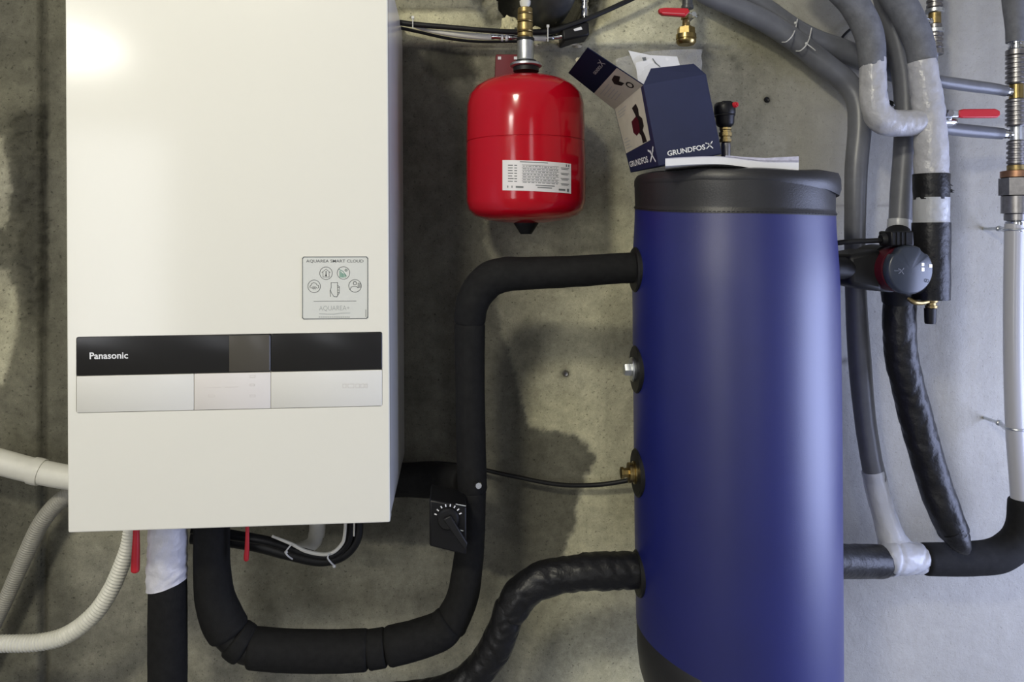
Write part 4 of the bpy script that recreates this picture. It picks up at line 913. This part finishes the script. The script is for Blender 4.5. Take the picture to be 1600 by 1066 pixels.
# fitting columns
def column(px, d, label, segsl, px1=None):
    t_ = thing('fitting_column', label, 'pipe fitting', tuple(P(px, segsl[-1][1], d)))
    for (y0, y1, r, m, kind) in segsl:
        n = max(1, int((y1 - y0) / 7)); pr = [(y0, r * .6), (y0, r * .9)]
        if kind == 'rib':
            for k in range(n):
                a, b = y0 + (y1 - y0) * k / n, y0 + (y1 - y0) * (k + 1) / n; h = b - a
                pr += [(a + .1 * h, r * .84), (a + .22 * h, r), (a + .68 * h, r), (a + .8 * h, r * .84)]
        elif kind == 'hex': pr = [(y0, r * .7), (y0 + .6, r), (y1 - .6, r), (y1, r * .7)]
        else: pr += [(y0 + .8, r), (y1 - .8, r)]
        pr += [(y1, r * .9), (y1, r * .6)]
        mb = MB(); plathe(mb, px, d, pr, 6 if kind == 'hex' else 28); mb.build({'rib': 'ribbed_sleeve', 'hex': 'hexagon_nut', 'smooth': 'socket'}[kind], M[m], t_)
    return t_
column(1460.5, .06, 'left-hand column of ribbed steel fittings at the top edge', [(-30, 14, 12, 'steel', 'rib'), (14, 20.5, 13.5, 'zinc', 'smooth'), (20.5, 38, 9, 'brass_dull', 'smooth'), (38, 45, 10.5, 'steel', 'smooth'), (45, 52, 13.5, 'zinc', 'smooth'), (52, 77, 12.5, 'steel', 'rib'), (77, 86, 13, 'steel', 'smooth'), (86, 140, 6, 'zinc', 'smooth')])
column(1588, .10, 'right-hand column of ribbed steel and brass fittings above the white pipe', [(64, 78, 11.5, 'chrome', 'rib'), (78, 87, 15, 'steel', 'smooth'), (87, 132, 15, 'steel', 'rib'), (132, 155, 10, 'brass', 'smooth'), (155, 198, 15, 'steel', 'rib'), (198, 220, 9, 'zinc', 'smooth'), (220, 258, 13.5, 'steel', 'rib'), (258, 267, 13, 'brass_dull', 'smooth'), (267, 278, 22, 'bronze', 'smooth'), (278, 306, 24, 'steel', 'hex'), (306, 334, 21, 'steel', 'smooth'), (334, 345, 17, 'steel', 'smooth'), (345, 365, 15.5, 'chrome', 'rib')])
o = MB(); rtube(o, [(1584, -60, .10, 20), (1586, -10, .10, 19), (1588, 40, .10, 15.5), (1588, 66, .10, 14.5)], 8, segs=24, wr=wrinkle(.02, 30, 0, 6)); o = o.build('foam_sleeve', M['grey_foam']); tagit(o, 'dark grey foam sleeve above the right-hand fitting column', 'insulation')
wpp = thing('white_pipe', 'glossy white vertical pipe at the right edge with wall clamps', 'pipe', tuple(P(1594, 790, .09)))
mb = MB(); rtube(mb, [(1586, 350, .10, 14.5), (1584.5, 430, .10, 14.5), (1584, 520, .10, 14.5), (1585, 600, .10, 14.5), (1588, 680, .10, 14.5), (1594, 760, .10, 14.5), (1597, 810, .10, 14.5)], 10, segs=28); mb.build('pipe_run', M['white_pipe'], wpp)
for (x, y) in ((1562, 357.5), (1562, 661)):
    dy = 8 if y > 500 else 1.5
    cl = thing('pipe_clamp', 'zinc screw clamp holding the white pipe, ' + ('just below the steel fittings' if y < 500 else 'halfway down the pipe'), 'clamp', tuple(P(x, y + 8, .05)), 'pipe clamps on the white pipe')
    xc = 1586 if y < 500 else 1588
    mb = MB(); mb.ring(P(xc, y + dy, .10), (0, 0, 1), 15.6 * SC(xc, .1), .0022, 32, 8); mb.build('clamp_ring', M['zinc'], cl)
    mb = MB(); a = P(x, y, .0); e = P(x - 1, y, .045)
    mb.tube([Vector((e.x, 0.002, e.z)), e], [.0035, .0035], 12)
    mb.ball(e, .0075, 14, (1, .7, .85)); rtube(mb, [(x, y, .045, 4), (x + 6, y + dy * .6, .06, 3.5), (x + 12, y + dy, .08, 3)], 6, segs=10); mb.build('screw', M['zinc'], cl)
    mb = MB(); rtube(mb, [(x + 7, y + dy * .7, .07, 4.6), (x + 12, y + dy, .082, 4.6)], 3, segs=6); mb.build('nut', M['chrome'], cl)
# red lever valve at right
rv = thing('lever_valve', 'ball valve with red horizontal lever between the two grey hoses', 'valve', tuple(P(1490, 190, .15)))
mb = MB(); f = [(1499, 172.5), (1506, 170.2), (1556, 169.8), (1563, 173), (1563.5, 180), (1559, 183.8), (1506, 184), (1499, 182.5)]
fv = [P(x, y, .165) for x, y in f]; kv = [v + Vector((0, .009, 0)) for v in fv]; n_ = len(f)
mb.add(fv + kv, [tuple(range(n_)), tuple(range(2 * n_ - 1, n_ - 1, -1))] + [(i, i + n_, (i + 1) % n_ + n_, (i + 1) % n_) for i in range(n_)]); mb.build('lever', M['red_plastic'], rv, bevel=.002)
mb = MB(); hexa(mb, [(1473, 173), (1501, 172.5), (1501, 182), (1473, 184)], .155, .163); mb.build('lever_plate', M['zinc'], rv, bevel=.001)
mb = MB(); mb.lathe([(.0001, .008), (.0065, .008), (.0075, .005), (.0075, -.004)], P(1482, 177.5, .163), (0, -1, 0), 6); mb.build('lever_nut', M['steel'], rv)
mb = MB(); rtube(mb, [(1470, 190, .14, 7), (1488, 190, .14, 7), (1494, 192, .14, 4)], 4, segs=14); rtube(mb, [(1482, 178, .155, 6), (1482, 186, .14, 6)], 3, segs=12); mb.build('valve_body', M['chrome'], rv)
o = thing('small_cock', 'small black stopcock with chrome tip inside the taped loop', 'valve', tuple(P(1390, 168, .10)))
mb = MB(); rtube(mb, [(1375, 158, .105, 6), (1386, 161, .105, 5.5), (1394, 163, .105, 4.5)], 4, segs=14); mb.build('cock_body', M['rubber'], o)
mb = MB(); mb.ball(P(1396, 163.5, .108), .0028, 10); mb.build('chrome_tip', M['chrome'], o)

# ------------------------------------------------------------------ circulation pump
fc = P(1423, 422, .285); ps = SC(1423, .28)
axp = Vector((math.sin(math.radians(3)), -math.cos(math.radians(3)), 0))
pm = thing('circulation_pump', 'black circulation pump with crimson band and grey round face beside the tank', 'pump', tuple(fc + Vector((-.06, .05, -.05))))
def disc(prof, segs=40, shape=None):
    mb = MB(); u = Vector((axp.y * -1, axp.x, 0)); u = Vector((-axp.y, axp.x, 0)); z = Vector((0, 0, 1)); ls = []
    for r, h in prof:
        lp = []
        for k in range(segs):
            a = 2 * PI * k / segs; q_ = (shape(a) if shape else 1) * r
            lp.append(fc + axp * h + u * (q_ * math.cos(a)) + z * (q_ * math.sin(a)))
        ls.append(lp)
    return mb.loft(ls)
def fshape(a):
    a = (a + PI) % (2 * PI) - PI; s = 1.0
    dg = math.degrees(a)
    if 42 < dg < 60 or 120 < dg < 138: s = .93
    return s
R_ = 38.5 * ps
disc([(R_ * .9, -.020), (R_, -.014), (R_, -.004), (R_ * .96, 0), (R_ * .9, .0015), (.0001, .0015)], 72, fshape).build('control_face', M['pump_face'], pm)
disc([(R_ * .80, -.060), (R_ * .93, -.055), (R_ * .97, -.021), (R_ * .9, -.020)], 48).build('motor_band', M['crimson'], pm)
disc([(R_ * .5, -.135), (R_ * .92, -.130), (R_ * 1.02, -.112), (R_ * 1.0, -.058), (R_ * .8, -.056)], 40).build('motor_housing', M['rubber'], pm)
u_ = Vector((-axp.y, axp.x, 0))
def face(a, b, c): return fc + axp * (.0022 + c) + u_ * (a * R_) + Vector((0, 0, -b * R_))
t = MB()
for (a, b, w, h) in ((.50, -.22, .05, .06), (.50, -.02, .055, .07), (.84, -.16, .06, .06)): patch(t, face, [(a - w, b - h), (a + w, b - h), (a + w, b + h), (a - w, b + h)])
t.build('display_light', M['led'], pm, smooth=False)
t = MB(); xlogo(t, face, -.45, .05, .2, 0, 0); text(t, face, 'GRUNDFOS', -.75, .05, .24, .05, bold=.01); circle(t, face, .68, .44, .06, .03, n=10); t.build('face_print', mat('dim_print', (.10, .11, .13), .5), pm, smooth=False)['kind'] = 'stuff'
mb = MB(); hexa(mb, [(1327, 399), (1345, 391), (1382, 388), (1384, 457), (1345, 452), (1328, 444)][:1] + [(1378, 389), (1380, 457), (1328, 446)], .14, .245); mb.build('volute_shell', M['rubber'], pm, bevel=.008)
# housing to the tank and to the vertical pipe
mb = MB(); tp = tank_pt(0, TR * .99, zt(420)); fl_ = fc - axp * .12
mb.tube([tp + Vector((.002, 0, 0)), tp + Vector((.03, .0, 0)), Vector((fl_.x - .01, fl_.y, tp.z))], [.019, .019, .019], 20); mb.build('inlet_stub', M['rubber'], pm)
vp = P(1408, 420, .165)
mb = MB(); rtube(mb, [(1403, 362, .095, 18), (1403, 395, .12, 24), (1403, 430, .13, 27), (1405, 470, .12, 25)], 8, segs=24); mb.build('volute', M['rubber'], pm)
mb = MB(); rtube(mb, [(1405, 425, .14, 18), (1430, 440, .15, 20), (1445, 448, .15, 20)], 6, segs=20); mb.build('outlet_elbow', M['rubber'], pm)
cp = MB(); hexa(cp, [(1392, 361), (1428, 361), (1429, 385), (1393, 385)], .235, .275); cn = cp.build('plug_connector', M['black_plastic'], pm, bevel=.003)
mb = MB(); along(mb, 1376, 375, 1394, 373, .255, [(0, 4), (0, 8), (.25, 10), (.7, 11.5), (1, 11.5)], 20); mb.build('cable_boot', M['rubber'], cn)
for x in (1402, 1409, 1416):
    mb = MB(); hexa(mb, [(x, 363), (x + 2.2, 363), (x + 2.2, 383), (x, 383)], .27, .2768); mb.build('grip_rib', M['black_plastic'], cn)
o = MB(); rtube(o, [(1270, 392, .22, 4), (1300, 381.5, .24, 4), (1330, 377.5, .25, 4), (1360, 376.5, .255, 4), (1380, 375.5, .255, 4)], 8, segs=10); o = o.build('pump_cable', M['rubber']); tagit(o, 'thin black cable from behind the tank to the pump plug', 'cable')
# drain cock at the bottom of the taped riser
dc = thing('drain_cock', 'small brass drain cock with black cap under the black taped riser', 'valve', tuple(P(1453.5, 507, .152)))
mb = MB(); plathe(mb, 1455, .152, [(463, 10), (468, 10.5), (472, 9.5), (473, 7), (477, 7), (477.5, 9), (481, 9), (482, 6), (485, 6)], 20); mb.build('brass_body', M['brass_dull'], dc)
mb = MB(); plathe(mb, 1453.5, .152, [(481, 6), (482, 9), (503, 8.4), (506, 7.4), (506.4, 1)], 20); mb.build('black_cap', M['rubber'], dc)
mb = MB(); rtube(mb, [(1418, 466, .16, 3), (1428, 472, .165, 4), (1440, 473, .16, 4), (1452, 470, .155, 4)], 5, segs=10); mb.build('brass_arm', M['brass_dull'], dc)

# ------------------------------------------------------------------ black pipes lower right
R5 = thing('taped_diagonal_pipe', 'thick black tape-wrapped pipe slanting from the pump down to the right', 'pipe', tuple(P(1500, 860, .14)))
sleevep('wrapped_insulation', [(1409, 452, .12, 24), (1405, 500, .12, 24.5), (1409, 560, .12, 24.5), (1424, 625, .12, 25), (1441, 690, .125, 25), (1457, 745, .13, 25), (1474, 795, .14, 25), (1490, 832, .145, 23)], M['tape_black'], R5, seed=31, a=.02, cre=.05, fr=34, segs=44, step=.0035, turn=.05)
mb = MB(); p, r = ptube([(1488, 828, .147, 22), (1498, 845, .15, 18), (1506, 857, .15, 12), (1510, 864, .15, 6)], 8); mb.tube(p, r, 24, wr=wrinkle(.05, 60, .06, 9)); mb.build('tape_end', M['tape_black'], R5)
R6 = thing('insulated_elbow_pipe', 'black foam insulated pipe turning up at the right edge under the white pipe', 'pipe', tuple(P(1520, 900, .10)))
sleevep('insulation_sleeve', [(1446, 874, .10, 24.5), (1480, 874, .10, 25), (1520, 873, .10, 25.5), (1558, 868, .10, 26), (1585, 850, .10, 25), (1597, 822, .10, 22.5), (1599, 785, .10, 21.5)], M['foam'], R6, seed=33, a=.012)
R7 = thing('insulated_stub_pipe', 'short black insulated pipe leaving the lower right of the tank', 'pipe', tuple(P(1345, 903, .10)))
sleevep('wrapped_insulation', [(1262, 876, .20, 24.5), (1310, 877, .15, 25.5), (1350, 877.5, .115, 25.5), (1378, 878, .10, 25), (1392, 880, .10, 20)], M['tape_black'], R7, seed=34, a=.025, cre=.02, fr=40)
TW = thing('wrapped_tee', 'clear plastic film wrapped around the pipe joint between the two black pipes', 'pipe joint', tuple(P(1412, 898, .10)))
p, r = ptube([(1374, 876, .10, 12), (1386, 874, .10, 24), (1402, 872, .10, 26.5), (1425, 872, .10, 24.5), (1440, 872, .10, 22.5), (1447, 872, .10, 17)], 10); p, r = dense(p, r, .0025)
MB().tube(p, r, 44, wr=wrinkle(.06, 45, .09, 14, 2.6)).build('film_wrap', M['wrap'], TW)
mb = MB(); rtube(mb, [(1380, 876, .10, 17), (1410, 874, .10, 18.5), (1452, 873, .10, 17)], 6, segs=20); mb.build('white_joint', M['tape_white'], TW)

# wall plugs
o = MB().lathe([(.0001, .003), (.004, .004), (.0055, .001), (.007, -.001)], P(884, 584, .001), (0, -1, 0), 12).build('wall_anchor', M['steel']); tagit(o, 'small rusty anchor stub in the wall left of the tank', 'anchor')
o = MB().lathe([(.0001, .001), (.0035, .0015), (.005, .003), (.006, -.001)], P(1198, 156, .001), (0, -1, 0), 12).build('wall_plug', M['rubber']); tagit(o, 'small dark plug hole in the wall right of the air vent', 'plug')
